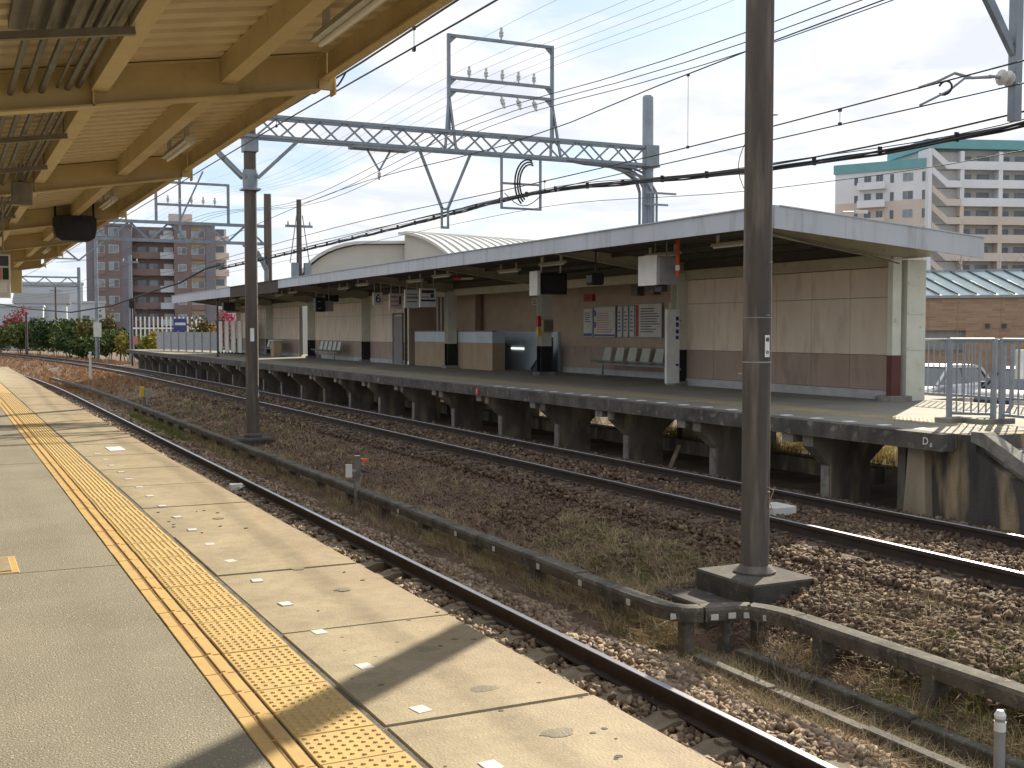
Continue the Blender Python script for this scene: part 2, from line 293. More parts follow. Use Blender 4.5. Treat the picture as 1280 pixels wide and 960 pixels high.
def stain_slab():                                        # brake dust rust washed along the platform edge, patchy
    m = M['slab']; N, L, b = nodes_of(m); src = b.inputs['Base Color'].links[0].from_socket
    g = N.new('ShaderNodeNewGeometry'); sp = N.new('ShaderNodeSeparateXYZ'); L.new(g.outputs['Position'], sp.inputs[0])
    mr = N.new('ShaderNodeMapRange'); mr.inputs['From Min'].default_value = 1.75; mr.inputs['From Max'].default_value = 2.38; L.new(sp.outputs['X'], mr.inputs['Value'])
    nz = N.new('ShaderNodeTexNoise'); nz.inputs['Scale'].default_value = 1.4; nz.inputs['Detail'].default_value = 7; nz.inputs['Roughness'].default_value = 0.65; L.new(g.outputs['Position'], nz.inputs['Vector'])
    mu = N.new('ShaderNodeMath'); mu.operation = 'MULTIPLY'; L.new(mr.outputs[0], mu.inputs[0]); L.new(nz.outputs['Fac'], mu.inputs[1])
    mx = N.new('ShaderNodeMix'); mx.data_type = 'RGBA'; L.new(mu.outputs[0], mx.inputs['Factor']); L.new(src, mx.inputs['A']); mx.inputs['B'].default_value = (0.25, 0.16, 0.065, 1)
    n2 = N.new('ShaderNodeTexNoise'); n2.inputs['Scale'].default_value = 9; n2.inputs['Detail'].default_value = 8; n2.inputs['Roughness'].default_value = 0.75; L.new(g.outputs['Position'], n2.inputs['Vector'])
    r2 = N.new('ShaderNodeValToRGB'); L.new(n2.outputs['Fac'], r2.inputs[0]); r2.color_ramp.elements[0].position = 0.36; r2.color_ramp.elements[0].color = (0.62, 0.58, 0.54, 1); r2.color_ramp.elements[1].position = 0.56; r2.color_ramp.elements[1].color = (1, 1, 1, 1)
    m2 = N.new('ShaderNodeMix'); m2.data_type = 'RGBA'; m2.blend_type = 'MULTIPLY'; m2.inputs['Factor'].default_value = 0.55; L.new(mx.outputs['Result'], m2.inputs['A']); L.new(r2.outputs[0], m2.inputs['B'])
    L.new(m2.outputs['Result'], b.inputs['Base Color'])
stain_slab()
M['patch'] = mat('slab_repair', (0.235,0.205,0.145), (0.20,0.175,0.125), 9, 0.85, 0.3, 90)
# ================================================================ ground
def bend(y): return np.where(np.asarray(y) > 50, (np.maximum(np.asarray(y, float), 50)-50)**2/1000.0, 0.0)
PX = [-400, 2.0, 5.2, 5.6, 6.15, 6.6, 7.0, 7.8, 10.6, 11.0, 14, 400]
PZ = [-1.36, -1.36, -1.33, -1.40, -1.40, -1.22, -1.0, -0.84, -0.80, -0.90, -0.97, -0.97]
PZ2 = [-1.36, -1.36, -1.33, -1.20, -1.14, -1.06, -0.98, -0.84, -0.80, -0.90, -0.97, -0.97]
def gz(x, y):
    x = np.asarray(x, float); y = np.asarray(y, float)
    n = 0.022*np.sin(x*3.1+1.7*np.sin(y*0.9))+0.02*np.sin(y*2.3+x*1.1)+0.012*np.sin(x*7.7-y*5.1)
    w = np.clip((x-5.6)/0.6, 0, 1)*np.clip((7.6-x)/0.6, 0, 1)
    t = np.clip((y-8.3)/1.2, 0, 1); t = t*t*(3-2*t)
    return np.interp(x+bend(y), PX, PZ)*(1-t)+np.interp(x+bend(y), PX, PZ2)*t+n*(0.15+1.5*w)
def grid_mesh(name, xs, ys, m):
    X_, Y_ = np.meshgrid(xs, ys); Z_ = gz(X_, Y_)
    v = np.stack([X_.ravel(), Y_.ravel(), Z_.ravel()], 1); nx = len(xs); ny = len(ys)
    f = [(j*nx+i, j*nx+i+1, (j+1)*nx+i+1, (j+1)*nx+i) for j in range(ny-1) for i in range(nx-1)]
    me = bpy.data.meshes.new(name); me.from_pydata(v.tolist(), [], f); me.materials.append(m)
    for p in me.polygons: p.use_smooth = True
    o = bpy.data.objects.new(name, me); COL.objects.link(o); return o
xs = np.concatenate([[-900, -300, -100, -30, -10, 0], np.arange(2, 5, 0.5), np.arange(5, 8, 0.12), np.arange(8, 12, 0.4), np.arange(12, 30, 2.0), [40, 70, 120, 250, 600, 1500]])
ys = np.concatenate([[-300, -60, -20, -5, 0], np.arange(2, 30, 0.25), np.arange(30, 70, 1.0), np.arange(70, 160, 4.0), [200, 300, 500, 900, 1800]])
ground = tag(grid_mesh('ground', xs, ys, M['soil']), kind='structure')
road = MB().box(19.5, 400, -80, 140, -1.2, -0.944); struct('car_park', road, M['asphalt'])

# ---------------------------------------------------------------- scatter tools
def big_mesh(name, v, f, tone, m, nper):
    me = bpy.data.meshes.new(name); me.vertices.add(len(v)); me.vertices.foreach_set('co', v.astype(np.float32).ravel())
    k = f.shape[1]; me.loops.add(f.size); me.loops.foreach_set('vertex_index', f.astype(np.int32).ravel())
    me.polygons.add(len(f)); me.polygons.foreach_set('loop_start', np.arange(0, f.size, k, dtype=np.int32)); 
    me.polygons.foreach_set('loop_total', np.full(len(f), k, np.int32))
    me.update(calc_edges=True)
    a = me.attributes.new('tone', 'FLOAT', 'POINT'); a.data.foreach_set('value', np.repeat(tone, nper).astype(np.float32))
    me.materials.append(m); me.validate()
    o = bpy.data.objects.new(name, me); COL.objects.link(o); return o
CUBE_V = np.array([(-1,-1,-1),(1,-1,-1),(1,1,-1),(-1,1,-1),(-1,-1,1),(1,-1,1),(1,1,1),(-1,1,1)], float)
CUBE_F = np.array([(0,3,2),(0,2,1),(4,5,6),(4,6,7),(0,1,5),(0,5,4),(1,2,6),(1,6,5),(2,3,7),(2,7,6),(3,0,4),(3,4,7)])
def rot_mats(n, tilt=None):
    q = NR.normal(size=(n, 4)); q /= np.linalg.norm(q, axis=1)[:, None]; a, b, c, d = q.T
    return np.stack([np.stack([a*a+b*b-c*c-d*d, 2*(b*c-a*d), 2*(b*d+a*c)], -1), np.stack([2*(b*c+a*d), a*a-b*b+c*c-d*d, 2*(c*d-a*b)], -1),
                     np.stack([2*(b*d-a*c), 2*(c*d+a*b), a*a-b*b-c*c+d*d], -1)], 1)
def stones(pts, size):
    n = len(pts); sc = size[:, None]*NR.uniform(0.5, 1.2, (n, 3)); v = (CUBE_V[None]+NR.uniform(-.42, .42, (n, 8, 3)))*sc[:, None, :]*0.82
    v = np.einsum('nij,nkj->nki', rot_mats(n), v)+pts[:, None, :]
    f = CUBE_F[None]+(np.arange(n)*8)[:, None, None]
    return v.reshape(-1, 3), f.reshape(-1, 3)
def scatter(x0, x1, y0, y1, dens):
    n = int((x1-x0)*(y1-y0)*dens); return np.stack([NR.uniform(x0, x1, n), NR.uniform(y0, y1, n)], 1)
def stone_field(name, zones, m, label):
    V = []; F = []; T = []; off = 0
    for (x0, x1, y0, y1, dens, smin, smax, zf) in zones:
        p = scatter(x0, x1, y0, y1, dens)
        if name == 'ballast':                            # sleeper ends lie nearly bare
            p = p[~((np.abs((p[:, 1]-3.1+.31) % .62-.31) < .105) & (p[:, 0] > 2.75) & (p[:, 0] < 5.12) & (NR.uniform(0, 1, len(p)) > .12))]
        p[:, 0] -= bend(p[:, 1]); z = zf(p[:, 0], p[:, 1])+NR.uniform(-0.012, 0.03, len(p))
        s = NR.uniform(smin, smax, len(p)); v, f = stones(np.column_stack([p, z]), s); V.append(v); F.append(f+off); off += len(v); T.append(NR.uniform(0, 1, len(p)))
    o = big_mesh(name, np.concatenate(V), np.concatenate(F), np.concatenate(T), m, 8); return tag(o, label, 'ballast', kind='stuff')
nb = lambda x, y: np.where(x < 4.72, -1.30, np.interp(x, [4.72, 5.2, 5.62], [-1.26, -1.27, -1.36]))+0.02*np.sin(y*3.1+x*5)
stone_field('ballast', [(2.3,4.68,3.0,12,560,.02,.036,nb),(4.7,5.62,3.0,13,1500,.018,.036,nb),(2.6,5.55,13,26,520,.02,.036,nb),(2.6,5.5,26,52,120,.03,.05,nb)],
    M['stoneA'], 'crushed brown and tan stone ballast packed along the platform side track')
fb = lambda x, y: gz(x, y)+np.where(x > 7.7, 0.03, 0.0)
stone_field('old_ballast', [(6.6,7.85,4.0,9.6,1050,.014,.036,fb),(6.5,7.75,9.4,15,200,.018,.034,fb),(7.7,10.65,5.0,14,650,.016,.034,fb),(7.7,10.65,14,26,190,.02,.04,fb),(7.6,10.6,26,60,50,.03,.05,fb),(5.6,6.3,4.0,7.4,150,.02,.05,fb)],
    M['stoneB'], 'dark weathered stone ballast around the far track and pole footing')
def leaf_field(name, zones, m, label, cat):
    V = []; F = []; T = []; off = 0
    for (x0, x1, y0, y1, dens, smin, smax) in zones:
        p = scatter(x0, x1, y0, y1, dens); n = len(p); s = NR.uniform(smin, smax, n)
        q = np.array([(-1,0,0),(0,-.5,.12),(1,0,0),(0,.5,.12)])[None]*s[:, None, None]
        a = NR.uniform(0, 6.28, n); t = NR.normal(0, 0.45, n); ca, sa, ct, st = np.cos(a), np.sin(a), np.cos(t), np.sin(t)
        x = q[:, :, 0]*ct[:, None]-q[:, :, 2]*st[:, None]; z = q[:, :, 0]*st[:, None]+q[:, :, 2]*ct[:, None]; y = q[:, :, 1]
        v = np.stack([x*ca[:, None]-y*sa[:, None], x*sa[:, None]+y*ca[:, None], z], -1)
        c = np.column_stack([p[:, 0]-bend(p[:, 1]), p[:, 1], gz(p[:, 0]-bend(p[:, 1]), p[:, 1])+NR.uniform(0.008, 0.035, n)])
        v = v+c[:, None, :]; V.append(v.reshape(-1, 3)); F.append(np.arange(n*4).reshape(n, 4)+off); off += n*4; T.append(NR.uniform(0, 1, n))
    return tag(big_mesh(name, np.concatenate(V), np.concatenate(F), np.concatenate(T), m, 4), label, cat, kind='stuff')
leaf_field('leaf_litter', [(6.2,7.9,6.5,13,1500,.009,.024),(5.9,7.9,13,24,900,.012,.03),(5.9,7.9,24,45,300,.02,.045),(5.7,6.3,8.6,14,500,.009,.022),(6.6,7.8,4,8.5,420,.009,.024)],
    M['litter'], 'brown fallen leaves and chips covering the bank between the tracks', 'leaf litter')
def grass_field(name, zones, m, label, zf=gz):
    V = []; F = []; T = []; off = 0
    for (x0, x1, y0, y1, tufts, per, h0, h1, lean) in zones:
        c = np.stack([NR.uniform(x0, x1, tufts), NR.uniform(y0, y1, tufts)], 1); p = np.repeat(c, per, 0)+NR.normal(0, 0.035, (tufts*per, 2))
        n = len(p); p[:, 0] -= bend(p[:, 1]); z = zf(p[:, 0], p[:, 1]); h = NR.uniform(h0, h1, n); a = NR.uniform(0, 6.28, n); b = NR.normal(0, 1, (n, 2))*lean*h[:, None]
        w = NR.uniform(.0014, .0032, n)*(1+np.clip(p[:, 1]-12, 0, 60)*0.06)
        dx = np.cos(a)*w; dy = np.sin(a)*w
        zr = np.maximum(h*(1-0.35*np.minimum(np.hypot(b[:, 0], b[:, 1])/h, 2.2)), 0.02)
        P_ = []
        for f_, zf_, wf_ in ((0, 0, 1.0), (.30, .62, .8), (1.0, 1.0, .15)):
            for sg_ in (-1, 1): P_.append(np.stack([p[:, 0]+b[:, 0]*f_+sg_*dx*wf_, p[:, 1]+b[:, 1]*f_+sg_*dy*wf_, z-0.01*(f_ == 0)+zr*zf_], -1))
        v = np.stack(P_, 1); base = (np.arange(n)*6)[:, None]+off
        V.append(v.reshape(-1, 3)); F.append(np.concatenate([base+np.array([[0, 1, 3, 2]]), base+np.array([[2, 3, 5, 4]])])); off += 6*n; T.append(np.repeat(NR.uniform(0, 1, tufts), per)*.5+NR.uniform(0, .5, n))
    return tag(big_mesh(name, np.concatenate(V), np.concatenate(F), np.concatenate(T), m, 6), label, 'grass', kind='stuff')
grass_field('dry_grass', [(5.35,5.75,5.0,8.0,420,34,.08,.26,1.3),(5.7,6.5,4.6,8.0,240,26,.05,.24,.9),(5.5,6.1,8.6,14,500,26,.05,.2,.9),(5.4,6.2,14,30,700,18,.05,.2,.8),
     (6.0,7.3,9.4,13,330,22,.05,.17,.9),(6.0,7.5,13,26,260,14,.05,.15,.8),(6.6,7.8,4.5,8.2,150,18,.05,.22,1.2),(5.4,8.0,26,50,700,8,.06,.2,.7)], M['straw'], 'dry straw coloured grass tufts along the cable trough and bank')
grass_field('green_grass', [(6.0,7.2,4.6,6.8,190,30,.03,.11,.8),(6.3,7.3,9.4,12.5,150,22,.03,.1,.8),(5.5,6.0,8.2,9.6,40,12,.03,.1,.7),(4.85,5.5,29,39,420,26,.05,.15,.5),(5.6,7.6,26,40,150,14,.05,.12,.6)], M['greengrass'], 'short fresh green grass patches beside the cable trough')
grass_field('rusty_grass', [(4.6,8.2,48,75,900,12,.1,.3,.6),(4.6,8.2,75,120,900,8,.15,.35,.6),(10.2,14,84,130,700,8,.15,.4,.6)], M['redgrass'], 'rust and straw coloured dry grass where the tracks bend away')
grass_field('yellow_grass', [(14.9,19.4,11,24,2200,18,.06,.3,.6),(13.2,19.4,24,75,1500,10,.1,.4,.6)], M['yellowgrass'], 'sunlit yellow grass on the ground behind the far platform')

# ================================================================ tracks
RAILP = [(-.062,0),(.062,0),(.062,.012),(.012,.03),(.012,.108),(.034,.118),(.034,.148),(.028,.153),(-.028,.153),(-.034,.148),(-.034,.118),(-.012,.108),(-.012,.03),(-.062,.012)]
def rail(x0, ztop, parent, y1):
    ysr = list(np.arange(-6, 50, 8.0))+list(np.arange(50, y1, 4.0))
    def sweep(prof): return [[(x0-float(bend(y))+p[0], y, ztop-.153+p[1]) for p in prof] for y in ysr]
    r = MB().loft(sweep(RAILP)).build('rail', M['rail'], parent)
    MB().loft(sweep([(-.027,.1531),(.027,.1531),(.024,.1555),(-.024,.1555)])).build('running_surface', M['railtop'], r)
sm = MB()
sm.prism([(-1.22,-.16),(1.22,-.16),(1.2,0),(.9,.012),(.6,.012),(.5,-.02),(-.5,-.02),(-.6,.012),(-.9,.012),(-1.2,0)], 'y', -.12, .12)
for cx in (-.75, .75):
    for s_ in (-1, 1): sm.box(cx+s_*.1-.035, cx+s_*.1+.035, -.05, .05, .01, .038)
SLEEP = sm.mesh('sleeper', M['sleeper']); SLEEP_D = sm.mesh('sleeper', M['sleeper_dark'])
def track(name, label, x0, x1, ztop, ya, yb, y1):
    t = thing(name, label, 'railway track', ((x0+x1)/2, 0, ztop-.30))
    rail(x0, ztop, t, y1); rail(x1, ztop, t, y1)
    y = ya
    while y < yb:
        inst('sleeper', SLEEP if x0 < 5 else SLEEP_D, ((x0+x1)/2-float(bend(y)), y, ztop-.158), t, rz=-0.0); y += 0.62
track('railway_track', 'railway track running close along the yellow lined platform', 3.2, 4.7, -1.10, 3.1, 46, 150)
track('railway_track', 'railway track on higher ground beside the platform with the shelter', 8.44, 9.95, -0.62, 5.2, 60, 170)

# ================================================================ near platform
NP = MB().box(-7.0, 0.985, -8, 52, -1.5, 0.0)
nplat = struct('near_platform', NP, M['asphalt'])
struct('edge_wall', MB().box(0.985, 2.16, -8, 52, -1.5, -0.14), M['old_concrete'], nplat)
struct('mortar_bed', MB().box(0.985, 2.3, -8, 52, -0.1395, -0.004), M['mortar'], nplat)
# concrete edge slabs
SLABS = [MB().bbox(0, .905, 0, 1.488, -.13, 0, .008).mesh('edge_slab', M['slab']), MB().bbox(0, .905, 0, 1.483, -.13, 0.002, .012).mesh('edge_slab', M['slab'])]
y = -3.4; k = 0
while y < 51:
    inst('edge_slab', SLABS[k % 2], (1.475+rnd.uniform(-.004, .004), y, rnd.uniform(-.002, .003)), nplat, rz=rnd.uniform(-.002, .002)); y += 1.5; k += 1
for yy in (7.72, 14.1, 22.0): struct('asphalt_seam', MB().box(-7, .984, yy, yy+.009, -.01, .0015), M['mortar'], nplat)
# tactile tiles
def dome_tile(full):
    b = MB().bbox(0, .31, 0, .302, -.03, .004, .004)
    if full:
        for i in range(8):
            for j in range(6):
                cx = .025+i*.0372+(0.0); cy = .03+j*.0485+(.0242 if i % 2 else 0)
                if cy > .29: continue
                b.loft([[(cx+r*math.cos(a*math.pi/3), cy+r*math.sin(a*math.pi/3), z) for a in range(6)] for r, z in ((.0125, .003), (.008, .0088))])
    return b.mesh('dome_tile', M['tile'])
DT = [dome_tile(True), dome_tile(False)]
LT = MB().bbox(0, .132, 0, .302, -.03, .004, .003)
LTm = LT.mesh('line_tile', M['tile_side'])
LB = MB().bbox(0, .024, .006, .296, .003, .0115, .003).mesh('guide_bar', M['tile_side'])
BSH = MB().box(0, .011, .002, .300, .0041, .0052).mesh('bar_shadow', M['bar_shadow'])  # shadow of the guide bar, laid on the tile as a dark strip
y = 2.9; k = 0
while y < 50:
    z = rnd.uniform(-.0015, .0015)
    inst('dome_tile', DT[0] if y < 30 else DT[1], (1.138+rnd.uniform(-.002, .002), y, z), nplat)
    t = inst('line_tile', LTm, (.993+rnd.uniform(-.0015, .0015), y, z), nplat)
    if y < 26:
        inst('guide_bar', LB, (1.062, y, z), t); inst('bar_shadow', BSH, (1.048, y, z), t)
    y += .3075; k += 1
# little white marker plates, repair patches, cover plate
WM = MB().bbox(-.033, .033, -.042, .042, -.01, .0035, .0015).mesh('marker_plate', M['offwhite'])
y = 2.9
while y < 15:
    inst('marker_plate', WM, (1.66+rnd.uniform(-.01, .01), y, 0.002), nplat, rz=rnd.uniform(-.2, .2)); y += .66
struct('painted_mark', MB().box(1.84, 2.03, 15.1, 15.6, 0.001, .0062), M['white'], nplat)
def blob(cx, cy, rx, ry, z, n=10):
    return MB().loft([[(cx+rx*(1+rnd.uniform(-.25, .25)*(zz > -1))*math.cos(6.283*i/n), cy+ry*(1+rnd.uniform(-.2, .2))*math.sin(6.283*i/n), zz) for i in range(n)] for zz in (-.01, z)])
for cx, cy, rx, ry in ((2.02,5.02,.07,.05),(2.0,4.35,.08,.045),(2.05,6.4,.06,.05),(1.98,7.1,.06,.05),(2.1,8.1,.07,.05),(2.03,3.75,.08,.05),(1.95,9.3,.06,.05)):
    struct('repair_patch', blob(cx, cy, rx*.8, ry*.9, .0038, 14), M['patch'], nplat)
for i in range(46):
    cx, cy = rnd.uniform(1.52, 2.34), rnd.uniform(3.4, 10); r = rnd.uniform(.006, .017)
    struct('gum_spot', blob(cx, cy, r, r*.8, .0038, 7), M['mortar'], nplat)
cv = thing('access_cover', 'square yellow painted access cover let into the asphalt platform', 'access cover', (.2, 8.03, 0))
MB().bbox(.0, .40, 7.75, 8.32, -.02, .004, .003).build('frame', M['tile'], cv)
MB().bbox(.03, .36, 7.79, 8.27, -.02, .010, .004).build('lid', M['slab'], cv)
# ================================================================ near canopy
def zb(x): return 3.28+0.155*(abs(x+1.5)-4.06)
GY = [3.0, 8.52, 14.06, 19.5, 25.0, 30.4, 35.6]
can = thing('platform_canopy', 'cream painted steel canopy with ribbed roof over the yellow lined platform', 'canopy', (-1.5, 15, 0))
def sheet():
    ys_ = []; y = 0.6
    while y < 36.4:
        ys_ += [(y, 0), (y+.13, 0), (y+.155, .042), (y+.225, .042)]; y += .25
    for xa, xb in ((-1.5, 2.632), (-5.6, -1.5)):
        b = MB(); n = len(ys_)
        for x in (xa, xb):
            for (yy, dz) in ys_: b.v.append((x, yy, zb(x)+.285+dz))
        for x in (xa, xb):
            for (yy, dz) in ys_: b.v.append((x, yy, zb(x)+.291+dz))
        for i in range(n-1):
            b.f.append((i, i+1, n+i+1, n+i)); b.f.append((2*n+i, 3*n+i, 3*n+i+1, 2*n+i+1))
        b.build('roof_sheet', M['corr'], can)
sheet()
for gy in GY:
    g = MB()
    for xa, xb in ((-1.5, 2.56), (-5.56, -1.5)):
        for z0, z1, w in ((0, .014, .07), (.014, .262, .006), (.262, .276, .07)):
            g.loft([[(xa, gy-w, zb(xa)+z0), (xa, gy+w, zb(xa)+z0), (xa, gy+w, zb(xa)+z1), (xa, gy-w, zb(xa)+z1)], [(xb, gy-w, zb(xb)+z0), (xb, gy+w, zb(xb)+z0), (xb, gy+w, zb(xb)+z1), (xb, gy-w, zb(xb)+z1)]])
    go = g.build('girder', M['cream'], can)
    MB().box(.955, .967, gy-.07, gy+.07, zb(.96)+.002, zb(.96)+.27).build('stiffener', M['cream'], go)
    MB().box(2.562, 2.672, gy-.03, gy+.03, zb(2.6)+.02, zb(2.6)+.10).box(2.672, 2.684, gy-.06, gy+.06, zb(2.6)-.02, zb(2.6)+.15).build('end_bracket', M['cream'], go)
    c = MB().box(-1.6, -1.4, gy-.1, gy-.086, 0, zb(-1.5)+.002).box(-1.6, -1.4, gy+.086, gy+.1, 0, zb(-1.5)+.002).box(-1.506, -1.494, gy-.086, gy+.086, 0, zb(-1.5)+.002).build('column', M['cream'], can)
for xp in (1.0, 1.88, -.3, -2.7, -4.0):
    for i in range(len(GY)-1):
        z = zb(xp)+.10; ya, yb = GY[i]+.02, GY[i+1]-.02
        MB().box(xp-.055, xp+.055, ya, yb, z, z+.008).box(xp-.055, xp-.047, ya, yb, z+.008, z+.178).box(xp-.047, xp+.055, ya, yb, z+.17, z+.178).build('purlin', M['cream'], can)
for i in range(len(GY)-1):
    z = zb(2.6)+.085
    MB().box(2.57, 2.645, GY[i]+.008, GY[i+1]-.008, z, z+.012).box(2.633, 2.645, GY[i]+.008, GY[i+1]-.008, z+.012, z+.27).build('eave_beam', M['cream'], can)
    for yy in (GY[i]+1.9, GY[i]+3.9): MB().box(2.648, 2.66, yy-.06, yy+.06, z+.1, z+.19).build('joint_plate', M['cream'], can)
MB().bbox(.1, 1.75, 30.33, 30.47, 2.40, 2.965, .02).build('end_panel', M['cream'], can)
# fluorescent lamps
def lamp(x, y0, y1, z, label, group, mount=None):
    t = thing('fluorescent_lamp', label, 'lamp', (x, (y0+y1)/2, z), group)
    MB().prism([(x-.06, z+.035), (x+.06, z+.035), (x+.035, z+.09), (x-.035, z+.09)], 'y', y0, y1).build('housing', M['offwhite'], t)
    MB().tube([(x, y0+.03, z+.018), (x, y1-.03, z+.018)], .018, 8).build('tube', M['tube'], t, smooth=True)
    if mount:
        for yy in (y0+.15, y1-.15): MB().box(x-.02, x+.02, yy-.02, yy+.02, z+.088, mount).build('mount', M['offwhite'], t)
for i, (ya) in enumerate((5.9, 11.4, 16.9, 22.4, 27.9)):
    lamp(2.16, ya, ya+1.25, zb(2.16)+.05, 'white fluorescent lamp fixed under the cream canopy purlins', 'lamps under the cream canopy', zb(2.16)+.30)
# conduits and their hangers
for i, (x, r, dz) in enumerate(((.44,.021,0),(.54,.022,.01),(.635,.025,.005),(.735,.011,.02),(.80,.022,.01),(.87,.02,.02))):
    solo('conduit', MB().tube([(x, 1.5, zb(x)+.135+dz), (x, 29.5, zb(x)+.135+dz)], r, 8), M['conduit'],
         {2: 'thickest grey conduit pipe beneath the cream canopy roof, beside the thinnest one', 3: 'thinnest grey conduit pipe beneath the cream canopy roof', 5: 'grey conduit pipe beneath the canopy roof, next to the cream purlin'}.get(i, 'medium grey conduit pipe running lengthwise beneath the cream canopy roof'), 'conduit', 'conduits under the cream canopy', smooth=True)
for yy in (4.4, 6.55, 10.3, 12.35, 15.7, 17.9, 21.5, 23.6):
    t = thing('conduit_hanger', 'grey steel channel hanger carrying the conduits under the canopy', 'hanger', (.5, yy, zb(.9)+.05), 'conduit hangers under the cream canopy')
    z0, z1 = zb(-.1)+.075, zb(.95)+.075
    MB().bar((-.1, yy, z0), (.96, yy, z1), .042, .042).build('channel', M['strut'], t)
    for x in (0.02, .93): MB().tube([(x, yy, zb(x)+.06), (x, yy, zb(x)+.30)], .006, 6).build('rod', M['strut'], t)
jb = thing('junction_box', 'small grey junction box hanging below the canopy conduits', 'junction box', (.85, 14.3, zb(.85)-.3))
MB().bbox(.66, .86, 12.9, 13.05, 2.78, 3.02, .01).build('case', M['strut'], jb); MB().box(.73, .78, 12.95, 13.0, 3.018, 3.2).build('stem', M['strut'], jb)
bx = thing('cable_box', 'large grey cable box among the conduits under the canopy', 'cable box', (.7, 5.6, 3.0))
MB().bbox(.36, .93, 6.15, 7.1, zb(.6)+.20, zb(.6)+.28, .01).build('case', M['conduit'], bx)
# hanging monitor
mo = thing('monitor', 'black display monitor hanging from two rods under the cream canopy', 'monitor', (1.88, 19.4, 2.88))
poly = [(1.60,2.93),(1.68,2.885),(2.08,2.885),(2.16,2.93),(2.19,3.05),(2.19,3.24),(2.12,3.275),(1.88,3.29),(1.64,3.275),(1.57,3.24),(1.57,3.05)]
MB().prism(poly, 'y', 19.15, 19.45).build('case', M['black'], mo)
MB().box(1.66, 2.10, 19.142, 19.151, 2.97, 3.22).build('screen', M['screen'], mo)
for x in (1.60, 2.16): MB().tube([(x, 19.3, 3.24), (x, 19.3, zb(x)+.30)], .016, 8).build('hanger_rod', M['black'], mo)
sg = thing('hanging_sign', 'small hanging sign box with pale pink and green printed face beneath the canopy', 'sign', (.6, 14.0, 1.85))
MB().bbox(.28, .69, 14.0, 14.09, 1.86, 2.34, .01).build('case', M['offwhite'], sg)
MB().box(.30, .67, 13.994, 13.999, 2.21, 2.32).build('title_band', M['ink'], sg)
MB().box(.30, .60, 13.994, 13.999, 2.06, 2.19).build('print_panel', M['pinkink'], sg)
MB().box(.61, .67, 13.994, 13.999, 2.06, 2.19).build('print_panel', M['leafA'], sg)
MB().box(.32, .65, 13.994, 13.999, 1.92, 2.03).build('print_panel', M['white'], sg)
for x in (.33, .62): MB().tube([(x, 14.045, 2.33), (x, 14.045, zb(x)+.02)], .01, 6).build('hanger_rod', M['strut'], sg)

# ================================================================ poles and gantries
def text_mesh(s, size, m, name='lettering', ext=.002):
    c = bpy.data.curves.new(name, 'FONT'); c.body = s; c.size = size; c.align_x = 'CENTER'; c.align_y = 'CENTER'; c.extrude = ext
    o = bpy.data.objects.new(name, c); COL.objects.link(o); bpy.context.view_layer.update()
    me = bpy.data.meshes.new_from_object(o.evaluated_get(bpy.context.evaluated_depsgraph_get())); bpy.data.objects.remove(o)
    me.materials.clear(); me.materials.append(m); me.name = name; return me
def text_on(s, size, m, loc, parent, rot):              # lettering as a mesh part; rot turns its plane
    o = bpy.data.objects.new('lettering', text_mesh(s, size, m)); COL.objects.link(o)
    if parent is not None: o.parent = parent; o.location = tuple(np.array(loc)-WLOC[parent.name])
    else: o.location = loc
    o.rotation_euler = rot; WLOC[o.name] = np.array(loc, float); return o
FACE_MX = (math.pi/2, 0, -math.pi/2)                     # readable when looking along +X
FACE_MY = (math.pi/2, 0, 0)                              # readable when looking along +Y

p2 = thing('catenary_pole', 'stout dark concrete catenary pole on a stepped footing by the bent cable trough', 'pole', (6.9, 9.01, -1.3))
MB().lathe((7.05, 9.01, -.85), [(.135, 0), (.133, 8.4)], 28).build('shaft', M['pole'], p2, smooth=True)
MB().lathe((7.05, 9.01, -.855), [(.20, 0), (.205, .025), (.18, .045), (.15, .075), (.137, .085)], 24).build('base_flange', M['pole'], p2, smooth=True)
MB().bbox(6.64, 7.42, 8.52, 9.42, -1.34, -.85, .018).build('footing', M['footing'], p2)
MB().bbox(6.24, 6.638, 8.68, 9.54, -1.36, -1.04, .018).build('footing_step', M['footing'], p2)
MB().lathe((7.05, 9.01, 1.19), [(.1365, 0), (.1365, .012)], 24).build('band', M['galv'], p2)
MB().lathe((7.05, 9.01, 1.62), [(.1365, 0), (.1365, .006)], 24).build('band', M['galv'], p2)
a = math.radians(18); vd = Vector((-math.sin(YAW+math.radians(12.2)), -math.cos(YAW+math.radians(12.2)), 0)); rd = Vector((vd.y*-1, vd.x, 0))
def pole_plate(c, r, z0, z1, w, lean, parent, m, txt=None):
    d = (vd*math.cos(lean)+rd*math.sin(lean)); t = Vector((-d.y, d.x, 0)); b = MB(); p = Vector((c[0], c[1], 0))+d*(r+.003)
    b.loft([[p+t*s+d*q+Vector((0, 0, z)) for s, q in ((-w/2, 0), (w/2, 0), (w/2, .004), (-w/2, .004))] for z in (z0, z1)])
    o = b.build('number_plate', m, parent)
    if txt:
        for s, zz, sz in txt:
            q = p+d*.006; ang = math.atan2(d.y, d.x)+math.pi/2
            text_on(s, sz, M['ink'], (q.x, q.y, zz), o, (math.pi/2, 0, ang))
pole_plate((7.05, 9.01), .135, 1.245, 1.455, .058, math.radians(44), p2, M['white'], [('\u6a5f', 1.41, .045), ('\u25ce', 1.29, .04)])
for z, an in ((1.645, .7), (1.08, -1.6), (3.55, 1.5), (3.0, -1.57), (2.15, .9), (-.05, .9)):
    d = vd*math.cos(an)+rd*math.sin(an); q = Vector((7.05, 9.01, z))
    MB().bar(q+d*.13, q+d*.175, .012).build('bolt', M['galv'], p2)
d = vd*math.cos(-1.57)+rd*math.sin(-1.57); q = Vector((7.05, 9.01, 0))
